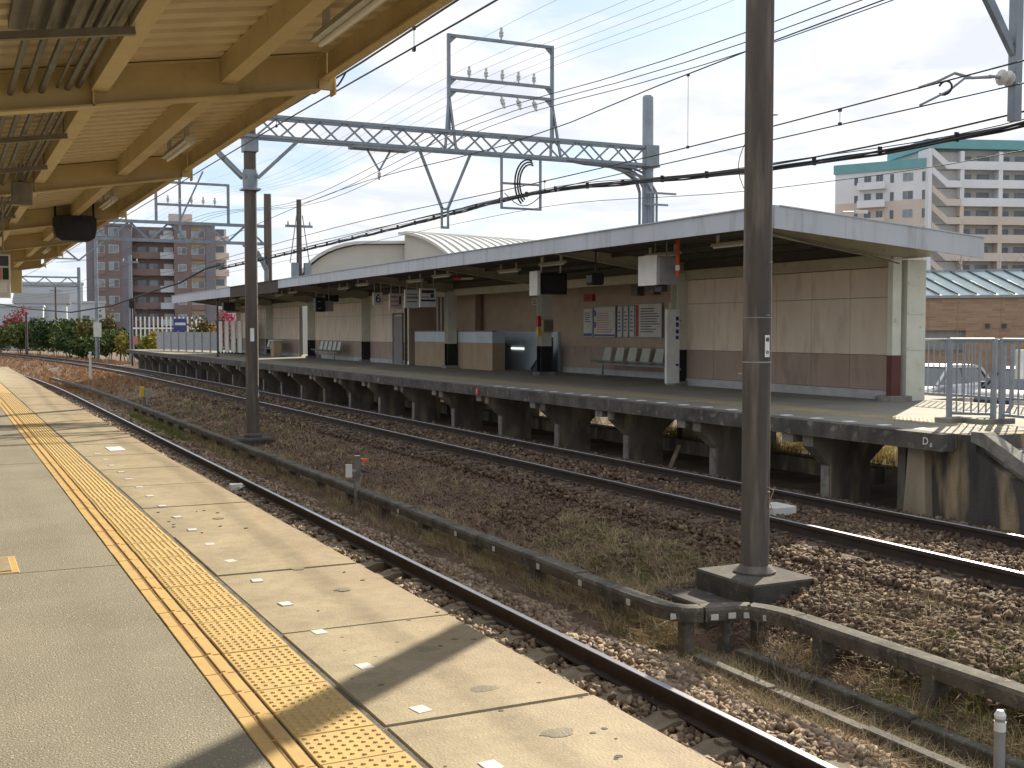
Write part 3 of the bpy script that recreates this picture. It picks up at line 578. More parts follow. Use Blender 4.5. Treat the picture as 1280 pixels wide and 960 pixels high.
MB().tube([q+d*(.135+.055*math.sin(t*math.pi))+Vector((0, 0, 2.86+.42*t)) for t in np.linspace(0, 1, 9)], .004, 5).build('earth_wire', M['wire'], p2)
d = vd*math.cos(.9)+rd*math.sin(.9)
MB().tube([q+d*.14+Vector((0, 0, 0.0)), q+d*.2+Vector((0.02, 0, -.03)), q+d*.17+Vector((0, 0, -.14)), q+d*.2+Vector((0, 0, -.2)), q+d*.14+Vector((0, 0, -.24))], .006, 5).build('tie_wire', M['straw'], p2)

p1 = thing('catenary_pole', 'tall dark catenary pole with collar carrying the lattice beam by the bank', 'pole', (6.36, 26.5, -1.0))
MB().lathe((6.36, 26.5, -.95), [(.15, 0), (.138, 7.05)], 20).build('shaft', M['pole'], p1, smooth=True)
MB().bbox(5.9, 6.75, 26.0, 27.0, -1.4, -.95, .03).build('footing', M['footing'], p1)
MB().lathe((6.36, 26.5, -.95), [(.2, 0), (.2, .06), (.16, .1)], 18).build('base_flange', M['pole'], p1)
MB().box(6.16, 6.56, 26.3, 26.7, 4.68, 4.72).lathe((6.36, 26.5, 4.72), [(.165, 0), (.18, .3), (.165, .42)], 16).build('collar', M['steel'], p1)
MB().box(6.20, 6.52, 26.34, 26.66, 5.55, 5.86).build('cap_bracket', M['steel'], p1)
for sx in (-1, 1):
    for yy in (26.36, 26.64): MB().bar((6.36+sx*.15, yy, 4.95), (6.36+sx*1.1, yy, 5.86), .055).build('knee_brace', M['steel'], p1)
    MB().bar((6.36+sx*.6, 26.36, 5.38), (6.36+sx*.6, 26.64, 5.38), .05).build('brace_tie', M['steel'], p1)
pole_plate((6.36, 26.5), .145, 1.25, 1.55, .09, .5, p1, M['white'])
p1b = thing('steel_pole', 'bluish steel tube pole with cable risers behind the shelter roof', 'pole', (17.05, 26.5, -.97))
MB().lathe((17.05, 26.5, -1.0), [(.155, 0), (.15, 8.72), (.12, 8.76)], 20).build('shaft', M['steelpole'], p1b, smooth=True)
MB().box(16.8, 17.3, 26.28, 26.72, 5.85, 5.90).box(16.85, 17.25, 26.25, 26.28, 5.86, 6.42).build('beam_clamp', M['steel'], p1b)
for i in range(7):
    an = i/7*2*math.pi+.3; dx, dy = .24*math.cos(an), .24*math.sin(an); pts = [(17.05+dx, 26.5+dy, 2.95), (17.05+dx, 26.5+dy, 5.1)]
    for t in np.linspace(.1, 1, 6): pts.append((17.05+dx-1.5*t*t*(.6+.1*i), 26.5+dy*(1-t), 5.1+.72*math.sin(t*math.pi/2)))
    MB().tube(pts, .032, 6).build('riser_pipe', M['steel'], p1b, smooth=True)
for z in (3.7, 4.3, 4.85): MB().bar((16.72, 26.24, z), (17.52, 26.24, z), .05).build('riser_clamp', M['steel'], p1b)
MB().bar((16.8, 26.2, 5.15), (17.75, 26.2, 5.15), .05).build('riser_clamp', M['steel'], p1b)

def insulator(parent, c, up=True, s=1.0, tilt=0):
    prof = [(.02,0),(.02,.06),(.045,.065),(.05,.1),(.03,.12),(.05,.13),(.05,.165),(.03,.185),(.03,.25),(.012,.26)]
    b = MB(); sg_ = 1 if up else -1
    n = 8; rings = [[(c[0]+r*s*math.cos(2*math.pi*k/n), c[1]+r*s*math.sin(2*math.pi*k/n)+tilt*z*s, c[2]+sg_*z*s) for k in range(n)] for r, z in prof]
    return b.loft(rings).build('insulator', M['ceramic'], parent)
def lattice(gant, xa, xb, y, zlo, zhi, panel, depth, chord, barw):
    ysf = (y-depth/2, y+depth/2) if depth else (y,)
    for yy in ysf:
        MB().box(xa, xb, yy-chord*.5, yy+chord*.5, zhi-chord, zhi).build('top_chord', M['steel'], gant)
        MB().box(xa, xb, yy-chord*.5, yy+chord*.5, zlo, zlo+chord).build('bottom_chord', M['steel'], gant)
    h = zhi-zlo-chord
    ms = {s_: MB().bar((-s_*panel/2, 0, -h/2), (s_*panel/2, 0, h/2), barw, barw*.5, up=(0, 1, 0)).mesh('lattice_bar', M['steel']) for s_ in (-1, 1)}
    n = int((xb-xa)/panel)
    for fi, yy in enumerate(ysf):
        for i in range(n): inst('lattice_bar', ms[1 if (i+fi) % 2 == 0 else -1], (xa+(i+.5)*panel, yy+(chord*.5 if fi == 0 else -chord*.5)*.9, (zlo+zhi)/2), gant)
    if depth:
        for i in range(0, n, 2):
            MB().box(xa+i*panel-.02, xa+i*panel+.02, ysf[0]+chord*.5, ysf[1]-chord*.5, zhi-.05, zhi-.012).build('cross_tie', M['steel'], gant)

g1 = thing('overhead_gantry', 'blue grey lattice beam with square insulator frame spanning the tracks and shelter', 'gantry', (6.36, 26.5, 5.86))
lattice(g1, -3.4, 17.2, 26.5, 5.865, 6.40, .52, .34, .07, .042)
for x0, s_ in ((11.27, 1), (14.14, -1)):
    MB().bar((x0, 26.5, 6.4), (x0, 26.5, 8.76), .075).build('frame_post', M['steel'], g1)
    for dx in (-.16*s_, .12*s_): MB().bar((x0+dx, 26.34, 5.95), (x0, 26.5, 7.3), .055).build('frame_strut', M['steel'], g1)
for z in (8.72, 7.70, 7.40):
    MB().box(11.31, 14.10, 26.46, 26.54, z-.035, z+.035).build('frame_bar', M['steel'], g1)
    for x0, s_ in ((11.32, 1), (14.09, -1)): MB().prism([(x0, z-.036), (x0+s_*.16, z-.036), (x0, z-.19)], 'y', 26.49, 26.51).build('gusset', M['steel'], g1)
for x in (11.82, 12.28, 12.73, 13.18, 13.62): insulator(g1, (x, 26.5, 7.735), True, 1.1)
insulator(g1, (12.7, 26.5, 8.755), True, 1.2)
for x in (12.7, 13.15, 13.6): insulator(g1, (x, 26.5, 7.37), False, 1.3, tilt=-.5)
MB().bar((9.12, 26.5, 5.86), (9.46, 26.5, 5.32), .04).bar((9.78, 26.5, 5.86), (9.46, 26.5, 5.32), .04).build('hanger_vee', M['steel'], g1)
MB().box(8.75, 10.2, 26.3, 26.7, 5.80, 5.86).build('mounting_channel', M['steel'], g1)
insulator(g1, (9.46, 26.5, 5.33), False, .9)
MB().bar((10.5, 26.5, 5.87), (11.08, 26.5, 4.5), .06).bar((11.85, 26.5, 5.87), (11.24, 26.5, 4.5), .06).build('hanger_vee', M['steel'], g1)
MB().box(11.055, 11.10, 26.47, 26.53, 4.0, 4.52).box(11.22, 11.265, 26.47, 26.53, 4.0, 4.52).box(11.101, 11.219, 26.47, 26.53, 4.0, 4.05).box(11.101, 11.219, 26.47, 26.53, 4.46, 4.51).build('hanger_frame', M['steel'], g1)
MB().box(12.68, 12.73, 26.47, 26.53, 4.56, 5.87).box(13.78, 13.83, 26.47, 26.53, 4.56, 5.87).box(12.731, 13.779, 26.47, 26.53, 4.56, 4.61).box(12.731, 13.779, 26.47, 26.53, 5.18, 5.23).build('cable_frame', M['steel'], g1)
for k, (rr, ox) in enumerate(((.5, 0), (.45, .03), (.4, .05))):
    MB().tube([(13.42+ox-rr*.75*math.sin(t), 26.43-.01*k, 5.22+rr*1.2*math.cos(t)) for t in np.linspace(-.3, 2.6, 14)], .022, 6).build('cable_loop', M['cable'], g1, smooth=True)
MB().tube([(12.75+t*1.05, 26.42, 4.95-.3*math.sin(t*math.pi)) for t in np.linspace(0, 1, 9)], .012, 5).build('cable_loop', M['cable'], g1)
for k in range(9): MB().tube([(14.5+.25*k/3, 26.35+.04*k, 5.84), (15.6+.05*k, 26.35+.04*k, 5.82), (16.6, 26.35+.04*k, 5.80)], .02, 5).build('riser_cable', M['steel'], g1)
np_pole = thing('steel_pole', 'steel pole behind the cream canopy holding the end of the lattice beam', 'pole', (-3.4, 26.5, 0))
MB().lathe((-3.4, 26.5, 0), [(.15, 0), (.15, 6.6)], 12).build('shaft', M['steelpole'], np_pole)

# gantry carried by the stout near pole, its beam is above the picture
g2 = thing('overhead_gantry', 'blue grey gantry whose hanging bracket comes down beside the far track', 'gantry', (6.9, 8.82, 6.6))
lattice(g2, -3.0, 18.0, 8.82, 6.9, 7.45, .52, .34, .07, .042)
MB().box(10.22, 10.32, 8.77, 8.87, 3.72, 6.91).build('drop_post', M['steel'], g2)
MB().bar((10.23, 8.82, 4.42), (9.4, 8.82, 5.5), .06).bar((10.2, 8.82, 4.52), (9.43, 8.82, 5.6), .045).bar((9.42, 8.82, 5.55), (9.42, 8.82, 6.91), .06).build('diagonal_brace', M['steel'], g2)
ib = MB()
for i in range(2): ib.loft([[(10.20-.10*i-.05*q, 8.82+r*math.cos(6.283*k/12), 4.16+r*math.sin(6.283*k/12)) for k in range(12)] for q, r in ((0,.02),(.1,.075),(.6,.085),(.9,.05),(1.2,.02))])
ib.build('insulator', M['ceramic'], g2)
MB().tube([(10.08, 8.82, 4.16), (9.9, 8.83, 4.16)], .018, 6).build('tension_rod', M['galv'], g2)
b2 = thing('steel_pole', 'steel pole at the far end of the near gantry beyond the stairs', 'pole', (18.0, 8.82, -.97)); MB().lathe((18, 8.82, -1), [(.16, 0), (.15, 8.6)], 14).build('shaft', M['steelpole'], b2)
b3 = thing('steel_pole', 'steel pole standing on the asphalt side of the cream canopy', 'pole', (-3.0, 8.82, 0)); MB().lathe((-3, 8.82, 0), [(.16, 0), (.15, 7.6)], 14).build('shaft', M['steelpole'], b3)

# far gantries
g3 = thing('overhead_gantry', 'pale steel truss gantry in front of the brown apartment block', 'gantry', (15.6, 62, 6.0))
lattice(g3, -4.2, 15.6, 62, 6.05, 7.15, .99, 0, .16, .10)
for x0 in (10.0, 13.7): MB().bar((x0, 62, 7.1), (x0, 62, 9.2), .13).build('frame_post', M['steel'], g3)
for z in (9.15, 8.0): MB().box(10.07, 13.63, 61.95, 62.05, z-.06, z+.06).build('frame_bar', M['steel'], g3)
for x in (10.6, 11.2, 11.8, 12.4, 13.0): insulator(g3, (x, 62, 8.06), True, 1.6)
MB().bar((11.2, 62, 6.1), (11.2, 62, 9.9), .12).bar((11.2, 62, 7.2), (12.4, 62, 9.8), .08).build('mast', M['steel'], g3)
for dx in (-1.3, 1.3): MB().bar((6.2+dx, 62, 6.1), (6.2, 62, 5.0), .08).build('hanger_vee', M['steel'], g3)
g3p = thing('catenary_pole', 'dark catenary pole rising behind the far end of the shelter roof', 'pole', (15.8, 62, -.95))
MB().lathe((15.8, 62, -1), [(.24, 0), (.2, 9.8)], 14).build('shaft', M['pole'], g3p, smooth=True)
for z0, z1 in ((4.9, 6.1), (5.2, 6.1)): MB().bar((15.6, 61.8, z0), (14.6, 61.9, z1), .12).build('knee_brace', M['steel'], g3p)
for k in range(3): MB().tube([(15.6+.05*k, 61.72, -.9), (15.6+.05*k, 61.72, 4.6+.1*k), (15.2, 61.72, 5.5+.1*k), (14.4, 61.8, 6.02)], .06, 6).build('riser_pipe', M['steel'], g3p)
g3l = thing('catenary_pole', 'catenary pole beyond the end of the yellow lined platform', 'pole', (-4.2, 62, -1.3)); MB().lathe((-4.2, 62, -1.4), [(.2, 0), (.18, 8.7)], 12).build('shaft', M['pole'], g3l)
g4 = thing('overhead_gantry', 'small distant lattice gantry over the curving tracks', 'gantry', (11, 112, 5.4))
lattice(g4, -8.0, 11.2, 112, 5.4, 6.35, .96, 0, .14, .09)
MB().bar((3.3, 112, 6.3), (4.6, 112, 9.6), .12).bar((6.6, 112, 9.6), (5.3, 112, 6.3), .12).build('hanger_vee', M['steel'], g4)
MB().box(5.4, 11.0, 111.9, 112.1, 7.9, 8.02).bar((5.4, 112, 6.3), (5.4, 112, 8.2), .12).build('frame_bar', M['steel'], g4)
for xx, hh in ((-8.0, 8.0), (11.2, 8.4)):
    t = thing('catenary_pole', 'thin grey catenary pole carrying the small distant gantry', 'pole', (xx, 112, -1), 'poles of the small distant gantry'); MB().lathe((xx, 112, -1.2), [(.17, 0), (.15, hh)], 10).build('shaft', M['steelpole'], t)

# ================================================================ wires
def sag(ys_, zs_, n=40):
    yy = np.linspace(ys_[0], ys_[-1], n); return yy, np.interp(yy, ys_, zs_)
def hermite(ys_, zs_, n=48):
    ys_ = np.array(ys_, float); zs_ = np.array(zs_, float); m_ = np.gradient(zs_, ys_); out = []
    for y in np.linspace(ys_[0], ys_[-1], n):
        i = min(max(np.searchsorted(ys_, y)-1, 0), len(ys_)-2); h = ys_[i+1]-ys_[i]; t = (y-ys_[i])/h
        out.append((y, (2*t**3-3*t*t+1)*zs_[i]+(t**3-2*t*t+t)*h*m_[i]+(-2*t**3+3*t*t)*zs_[i+1]+(t**3-t*t)*h*m_[i+1]))
    return out
def wire(x, pts, r, label, mtl='wire', group=None, droppers=None, name='overhead_wire', xf=None):
    P = hermite([p[0] for p in pts], [p[1] for p in pts]); f = xf or (lambda y: x-float(bend(y)))
    path = [(f(y), y, z) for y, z in P]
    t = thing(name, label, 'wire', path[0], group); MB().tube(path, r, 5).build('strand', M[mtl], t)
    for y, z0, z1 in (droppers or []):
        MB().tube([(x, y, z0), (x, y, z1)], .004, 4).box(x-.012, x+.012, y-.02, y+.02, z1-.02, z1+.015).box(x-.012, x+.012, y-.02, y+.02, z0-.015, z0+.02).build('dropper', M['wire'], t)
    return t
wire(3.95, [(-6,4.5),(9,4.28),(13,4.275),(20,4.45),(26.5,4.8),(45,4.4),(62,4.95),(86,4.6),(112,5.1)], .011, 'upper messenger wire over the platform side track', droppers=[(10.1,4.08,4.28),(15.0,4.15,4.32)])
wire(3.95, [(-6,4.1),(9,4.09),(13,4.14),(26.5,4.2),(62,4.25),(112,4.3)], .009, 'lower contact wire over the platform side track')
cl = thing('jumper_wire', 'curled black jumper between the two wires over the platform side track', 'wire', (3.95, 12.3, 4.2))
MB().tube([(3.95, 12.1+.35*t+.25*math.sin(math.pi*t), 4.275-.145*t-.05*math.sin(2*math.pi*t)) for t in np.linspace(0, 1, 12)], .011, 5).build('loop', M['cable'], cl)
wire(9.2, [(-6,5.4),(8.8,5.08),(13.3,5.0),(17.2,4.85),(26.5,5.08),(45,4.8),(62,5.0),(86,4.7),(112,5.2)], .009, 'highest messenger wire over the far track', droppers=[(13.3,4.0,4.98)])
wire(9.2, [(-6,4.25),(8.8,4.03),(12,4.0),(17.2,4.02),(26.5,4.15),(45,4.1),(62,4.2),(112,4.3)], .009, 'middle catenary wire over the far track', droppers=[(10.3,3.84,4.0),(17.5,3.86,4.02)])
wire(9.2, [(-6,3.9),(8.8,3.83),(12,3.84),(26.5,3.9),(62,4.0),(112,4.1)], .008, 'lowest contact wire over the far track')
tw = thing('tensioner', 'pale twisted clamp tying the far track wires to the gantry insulator', 'tensioner', (9.3, 9.0, 4.0))
MB().tube([(9.93, 8.83, 4.16), (9.7, 8.87, 4.13), (9.5, 8.92, 4.17), (9.33, 9.0, 4.08), (9.2, 9.12, 4.03)], .016, 6).build('arm', M['galv'], tw)
MB().tube([(9.93, 8.83, 4.15), (9.6, 8.88, 4.12), (9.45, 8.95, 3.99), (9.2, 9.1, 3.845)], .014, 6).build('arm', M['galv'], tw)
MB().tube([(9.42, 8.97+.09*math.cos(t), 4.02+.07*math.sin(t)) for t in np.linspace(0.5, 5.6, 12)], .012, 5).build('loop', M['cable'], tw)
for k, x in enumerate((12.7, 13.15, 13.6)):
    wire(x, [(-6,7.3),(8.8,6.98),(14,6.72),(17,6.7),(21,6.8),(26.3,7.06),(45,6.6),(62,7.6),(90,7.0),(112,7.6)], .010, 'one of three feeder wires hanging below the square insulator frame', group='feeder wires below the frame')
for k, x in enumerate((11.82, 12.28, 12.73, 13.18, 13.62)):
    wire(x, [(-6,8.3),(8.8,8.0),(17,7.75),(26.5,8.02),(45,7.6),(62,8.4),(90,7.8),(112,8.4)], .0035, 'one of five thin signal wires on the square insulator frame', group='thin wires on the frame')
wire(12.7, [(-6,9.4),(8.8,9.2),(17,8.9),(26.5,9.06),(45,8.7),(62,9.3)], .0035, 'single thin earth wire on top of the square insulator frame')
BP = [(-6,4.9),(8.8,4.42),(11.2,4.29),(16.6,4.36),(21,4.62),(25,4.86),(28,4.88),(31.4,4.83),(43.8,4.75),(62,4.72)]
bt = thing('cable_bundle', 'thick black cable bundle sagging past the shelter roof through the hanging frame', 'cable', (13.2, 8.8, 4.4))
P = hermite([p[0] for p in BP], [p[1] for p in BP], 90)
for k in range(3):
    MB().tube([(13.2+.03*math.cos(.8*y+2.09*k), y, z+.028*math.sin(.8*y+2.09*k)+(.006*math.sin(3.1*y+k))) for y, z in P], .019 if k else .022, 6).build('cable', M['cable'], bt, smooth=True)
MB().tube([(13.2, y, z+.075+.02*math.sin(.9*y)) for y, z in P], .009, 5).build('messenger', M['wire'], bt)
for y, z in P[6::2]: MB().box(13.165, 13.235, y-.015, y+.015, z-.045, z+.09).build('cable_clip', M['cable'], bt)
wire(13.35, [(-6,5.1),(8.8,4.62),(11.2,4.50),(16.6,4.45),(25,4.92),(31.4,4.98),(43.8,4.9),(62,4.85)], .016, 'thin black lashed cable running just above the thick bundle', 'cable')
wire(13.5, [(-6,4.6),(8.8,4.15),(11.2,4.0),(16.6,4.05),(25,4.55),(31.4,4.6),(43.8,4.55),(62,4.5)], .007, 'thin wire running just below the thick black bundle', 'wire')
# bundle going on from the far gantry towards the left, sagging
bl = thing('cable_bundle', 'black cable bundle looping down from the truss gantry past the brown apartments', 'cable', (13.2, 62, 5.0))
MB().tube([(13.2, 62, 4.95), (12.9, 64, 4.85), (12.2, 68, 4.2), (11.8, 72, 4.0), (10.5, 84, 3.2), (9, 96, 2.9), (7, 112, 3.4), (3, 130, 4.6)], .055, 6).build('cable', M['cable'], bl)
# ================================================================ far platform
FZ = .25
fdeck = MB().box(10.75, 16.1, 10.2, 79, .07, FZ).box(16.1, 17.0, 15.6, 66, .07, FZ)
fp = struct('far_platform', fdeck, M['deck'])
MB().box(10.72, 10.95, 10.17, 79.02, .045, FZ+.004).build('edge_coping', M['coping'], fp)
FT = MB().box(0, .62, 0, .30, -.01, .004)
for i in range(4):
    for j in range(4): FT.loft([[(.08+i*.15+r*math.cos(a*math.pi/2), .04+j*.075+r*math.sin(a*math.pi/2), z) for a in range(4)] for r, z in ((.022, .003), (.014, .010))])
FTm = FT.mesh('tactile_tile', M['deckyellow'])
y = 10.45
while y < 40: inst('tactile_tile', FTm, (11.85, y, FZ), fp); y += .305
MB().box(11.85, 12.47, 40.1, 78, FZ-.01, FZ+.004).build('tactile_strip', M['deckyellow'], fp)
WM2 = MB().box(-.08, .08, -.06, .06, -.004, .006).mesh('marker_plate', M['white'])
y = 10.9
while y < 24: inst('marker_plate', WM2, (11.15, y, FZ), fp); y += .66
pier = MB()
pier.prism([(-.25, 1.02), (-.25, .86), (.08, .58), (.08, -.25), (.80, -.25), (.80, .62), (1.15, .9), (1.15, 1.02)], 'y', -.11, .11)
PIER = pier.mesh('pier', M['old_concrete'])
rear = MB().prism([(-.25, 1.02), (-.25, .9), (0, .7), (0, -.25), (.5, -.25), (.5, .7), (.8, .9), (.8, 1.02)], 'y', -.11, .11).mesh('pier', M['old_concrete'])
CORB = MB().box(-.1, .14, -.12, .12, -.14, .05).mesh('corbel', M['concrete'])
FRONT = MB().box(-.012, .0, -.085, .085, -.25, .57).mesh('pier_lit_face', M['concrete'])  # sky light on the pier front, put in as a paler concrete plate
TIE = MB().box(-.1, .1, 0, 2.43, -.12, .12).mesh('tie_beam', M['old_concrete'])
y = 12.62
while y < 78:
    pr = inst('pier', PIER, (11.02, y, -.97), fp); inst('pier_lit_face', FRONT, (11.099, y, -.97), pr); (inst('pier', rear, (14.9, y+1.2, -.97), fp) if y > 14 else None); inst('corbel', CORB, (10.86, y+.42, .06), fp)
    if y < 70: inst('tie_beam', TIE, (12.2, y+.11, -.62), fp)
    y += 2.65
text_on('D', .13, M['white'], (10.716, 10.42, .15), fp, FACE_MX); text_on('8', .07, M['white'], (10.716, 10.33, .11), fp, FACE_MX)
for yy, s in ((30.2, '2'),): text_on(s, .14, M['white'], (10.716, yy, .14), fp, FACE_MX)
rp = thing('platform_number', 'tiny red plate with white figure on the far platform edge', 'sign', (10.7, 23.6, .06)); MB().box(10.70, 10.716, 23.52, 23.68, .05, .22).build('plate', M['red'], rp); text_on('1', .13, M['white'], (10.695, 23.6, .135), rp, FACE_MX)
# end block and stairs
eb = thing('platform_stair', 'stained concrete stair block at the end of the far platform', 'stairs', (12, 9, -.95))
MB().prism([(10.98, .245), (9.9, .245), (9.9, .05), (9.2, -.3), (7.6, -1.05), (10.98, -1.05)], 'x', 11.0, 13.4).build('block', M['stairwall'], eb)
MB().prism([(10.86, .04), (10.6, .1), (10.55, -1.0), (10.95, -1.0)], 'x', 10.88, 10.999).build('pilaster', M['pilaster'], eb)
MB().prism([(9.92, .3), (9.75, .3), (7.7, -.74), (7.7, -.9), (9.72, .12), (9.92, .18)], 'x', 10.93, 11.12).build('sloped_coping', M['concrete'], eb)
for k in range(6): MB().box(11.13, 13.39, 9.9-.3*(k+1), 9.9-.3*k-.002, -1.04, .07-.17*k).build('step', M['concrete'], eb)
MB().box(10.96, 13.0, 10.985, 11.12, -1.0, .018).build('side_wall', M['old_concrete'], eb)
def kerb(x0, x1, y0, y1, lab): solo('kerb_block', MB().bbox(x0, x1, y0, y1, FZ-.002, FZ+.07, .01), M['concrete'], lab, 'kerb block', 'kerb blocks at the stair head')
kerb(12.1, 12.55, 11.35, 11.62, 'low concrete kerb block under the stair railing post'); kerb(12.35, 12.95, 11.0, 11.3, 'low concrete kerb block under the stair railing post')
def railing(name, label, path, h, step, r=.028, rb=.012, low=.12):
    t = thing(name, label, 'railing', path[0]); P = [Vector(p) for p in path]
    MB().tube([p+Vector((0, 0, h)) for p in P], r, 8).build('top_rail', M['galv'], t, smooth=True)
    MB().tube([p+Vector((0, 0, low)) for p in P], r*.75, 8).build('bottom_rail', M['galv'], t, smooth=True)
    for i in range(len(P)-1):
        L_ = (P[i+1]-P[i]).length; n = max(1, int(L_/step))
        for k in range(n+(i == len(P)-2)):
            q = P[i].lerp(P[i+1], k/n); post = (k == 0 or (i == len(P)-2 and k == n))
            if post: MB().tube([q+Vector((0, 0, -.02)), q+Vector((0, 0, h+.02))], r*1.35, 8).build('post', M['galv'], t, smooth=True)
            else: MB().tube([q+Vector((0, 0, low)), q+Vector((0, 0, h))], rb, 6).build('baluster', M['galv'], t)
    return t
railing('railing', 'grey steel railing along the back of the sunlit platform end', [(15.9, 15.55, FZ), (15.9, 13.6, FZ), (15.9, 11.6, FZ), (15.9, 9.6, FZ)], 1.08, .125)
MB_t = thing('railing_end', 'rounded grey tube hoop beside the white end column', 'railing', (15.9, 15.9, FZ))
MB().tube([(15.9, 15.58, FZ+1.08), (15.9, 15.8, FZ+1.08), (15.9, 15.9, FZ+1.0), (15.9, 15.92, FZ+.9), (15.9, 15.92, FZ+.25), (15.9, 15.88, FZ+.16), (15.9, 15.78, FZ+.12), (15.9, 15.58, FZ+.12)], .024, 8).build('hoop', M['galv'], MB_t, smooth=True)
railing('railing', 'short angled grey railing panel at the head of the stairs', [(12.38, 11.62, FZ), (12.75, 11.2, FZ)], 1.12, .09, .03)
railing('railing', 'grey stair railing dropping from the platform end on the track side', [(12.74, 11.05, FZ), (12.6, 10.0, FZ), (12.5, 8.6, -.45), (12.45, 7.6, -.95)], 1.12, .14, .03)
railing('railing', 'grey stair railing dropping from the platform end on the car park side', [(13.9, 11.3, FZ), (13.6, 10.0, FZ), (13.45, 8.6, -.45), (13.4, 7.6, -.95)], 1.12, .14, .03)

# ================================================================ far canopy
def zt(x): return 3.41-.0757*(x-11.5)
fc = thing('platform_shelter', 'long low shelter roof with pale fascia over the far platform', 'shelter', (13.5, 40, FZ))
Y0, Y1 = 14.36, 66.4
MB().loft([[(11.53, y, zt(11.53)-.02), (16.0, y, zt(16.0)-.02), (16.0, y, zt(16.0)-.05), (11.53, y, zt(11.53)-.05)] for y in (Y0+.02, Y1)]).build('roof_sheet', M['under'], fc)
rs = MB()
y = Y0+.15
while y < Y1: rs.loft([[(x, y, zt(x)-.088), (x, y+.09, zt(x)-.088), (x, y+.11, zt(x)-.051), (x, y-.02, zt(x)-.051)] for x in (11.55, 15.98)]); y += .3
tag(rs.build('roof_ribs', M['under'], fc), kind='stuff')
segs = [(14.36, 20.0, 'fascia'), (20.01, 26.0, 'fascia'), (26.01, 32.0, 'fascia'), (32.01, 38.0, 'fascia'), (38.01, 43.6, 'fascia'), (43.61, 47.7, 'fascia_dark'), (47.71, 51.8, 'fascia_dark'), (51.81, 59, 'fascia'), (59.01, 66.4, 'fascia')]
for a_, b_, m_ in segs:
    lo = 3.10 if m_ == 'fascia' and a_ < 45 else (2.96 if m_ == 'fascia_dark' else 3.0)
    f_ = MB().box(11.485, 11.53, a_, b_, lo, 3.412).build('fascia_board', M[m_], fc)
    MB().box(11.45, 11.60, a_, b_, 3.413, 3.432).build('fascia_cap', M[m_], f_)
xs_ = [11.49, 12.95, 14.45, 16.02]
for i in range(3):
    a_, b_ = xs_[i]+(.042 if i == 0 else .004), xs_[i+1]
    MB().loft([[(x, Y0-.03, zt(x)-.335), (x, Y0+.015, zt(x)-.335), (x, Y0+.015, zt(x)+.012), (x, Y0-.03, zt(x)+.012)] for x in (a_, b_)]).build('end_fascia', M['fascia'], fc)
MB().loft([[(x, Y0-.05, zt(x)+.013), (x, Y0+.06, zt(x)+.013), (x, Y0+.06, zt(x)+.03), (x, Y0-.05, zt(x)+.03)] for x in (11.62, 16.02)]).build('fascia_cap', M['fascia'], fc)
PY = [15.45, 22.1, 28.75, 35.4, 43.9, 51.5, 59.0, 65.8]
for i, py in enumerate(PY):
    g = MB()
    for z0f, z1f, w in ((-.36, -.345, .07), (-.345, -.11, .006), (-.11, -.092, .07)):
        def sec(x, k): return [(x, py-w, zt(x)+(z0f*k if z0f < -.2 else z0f)), (x, py+w, zt(x)+(z0f*k if z0f < -.2 else z0f)), (x, py+w, zt(x)+(z1f*k if z1f < -.2 else z1f)), (x, py-w, zt(x)+(z1f*k if z1f < -.2 else z1f))]
        g.loft([sec(11.56, .62), sec(13.6, .95), sec(15.0, 1.15), sec(15.95, .7)])
    g.build('girder', M['beamgreen'], fc)
    zt_ = zt(15.1)-.40
    pm = 'greenpost'
    (MB().box(15.0, 15.2, py-.06, py+.06, 1.06, zt_+.05) if i == 0 else MB().box(14.94, 15.27, py-.13, py-.116, 1.06, zt_+.05).box(14.94, 15.27, py+.116, py+.13, 1.06, zt_+.05).box(15.095, 15.11, py-.116, py+.116, 1.06, zt_+.05)).build('post', M[pm], fc)
    (MB().box(14.995, 15.205, py-.064, py+.064, .34, 1.06) if i == 0 else MB().box(14.935, 15.275, py-.134, py-.112, .34, 1.06).box(14.935, 15.275, py+.112, py+.134, .34, 1.06).box(15.09, 15.115, py-.112, py+.112, .34, 1.06)).build('post_foot', M['maroon' if i == 0 else 'blackpaint'], fc)
    MB().bbox(14.85, 15.36, py-.2, py+.2, FZ-.002, .345, .01).build('post_base', M['concrete'], fc)
MB().box(15.28, 15.72, 15.33, 15.40, FZ, zt(15.5)-.36).box(15.28, 15.30, 15.401, 15.60, FZ, zt(15.5)-.36).box(15.70, 15.72, 15.401, 15.60, FZ, zt(15.5)-.36).build('end_column', M['greenpost'], fc)
for z in (1.15, 1.78, 2.3): MB().box(15.301, 15.699, 15.315, 15.329, z, z+.05).build('column_batten', M['greenpost'], fc)
for i in range(len(PY)-1):
    for x in (12.3, 13.3, 14.3):
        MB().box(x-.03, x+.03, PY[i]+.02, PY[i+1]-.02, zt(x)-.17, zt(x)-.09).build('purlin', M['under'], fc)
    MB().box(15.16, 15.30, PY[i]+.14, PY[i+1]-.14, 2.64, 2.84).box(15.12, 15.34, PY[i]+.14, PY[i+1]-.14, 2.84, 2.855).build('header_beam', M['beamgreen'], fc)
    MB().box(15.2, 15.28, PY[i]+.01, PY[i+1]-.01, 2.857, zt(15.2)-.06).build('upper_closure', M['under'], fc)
FAR_LAMPS = {0: 'white fluorescent lamp under the shelter roof before the beige end wall', 1: 'white fluorescent lamp right above the white equipment box and orange pipe', 2: 'white fluorescent lamp beside the dark departure display',
    3: 'white fluorescent lamp over the stairwell post, behind the departure display', 4: 'white fluorescent lamp next to the small orange warning device', 6: 'white fluorescent lamp above the sign with pink lettering',
    7: 'white fluorescent lamp between the number six sign and the signal cluster', 8: 'white fluorescent lamp just beyond the black signal cluster', 11: 'white fluorescent lamp beside the long brown direction board'}
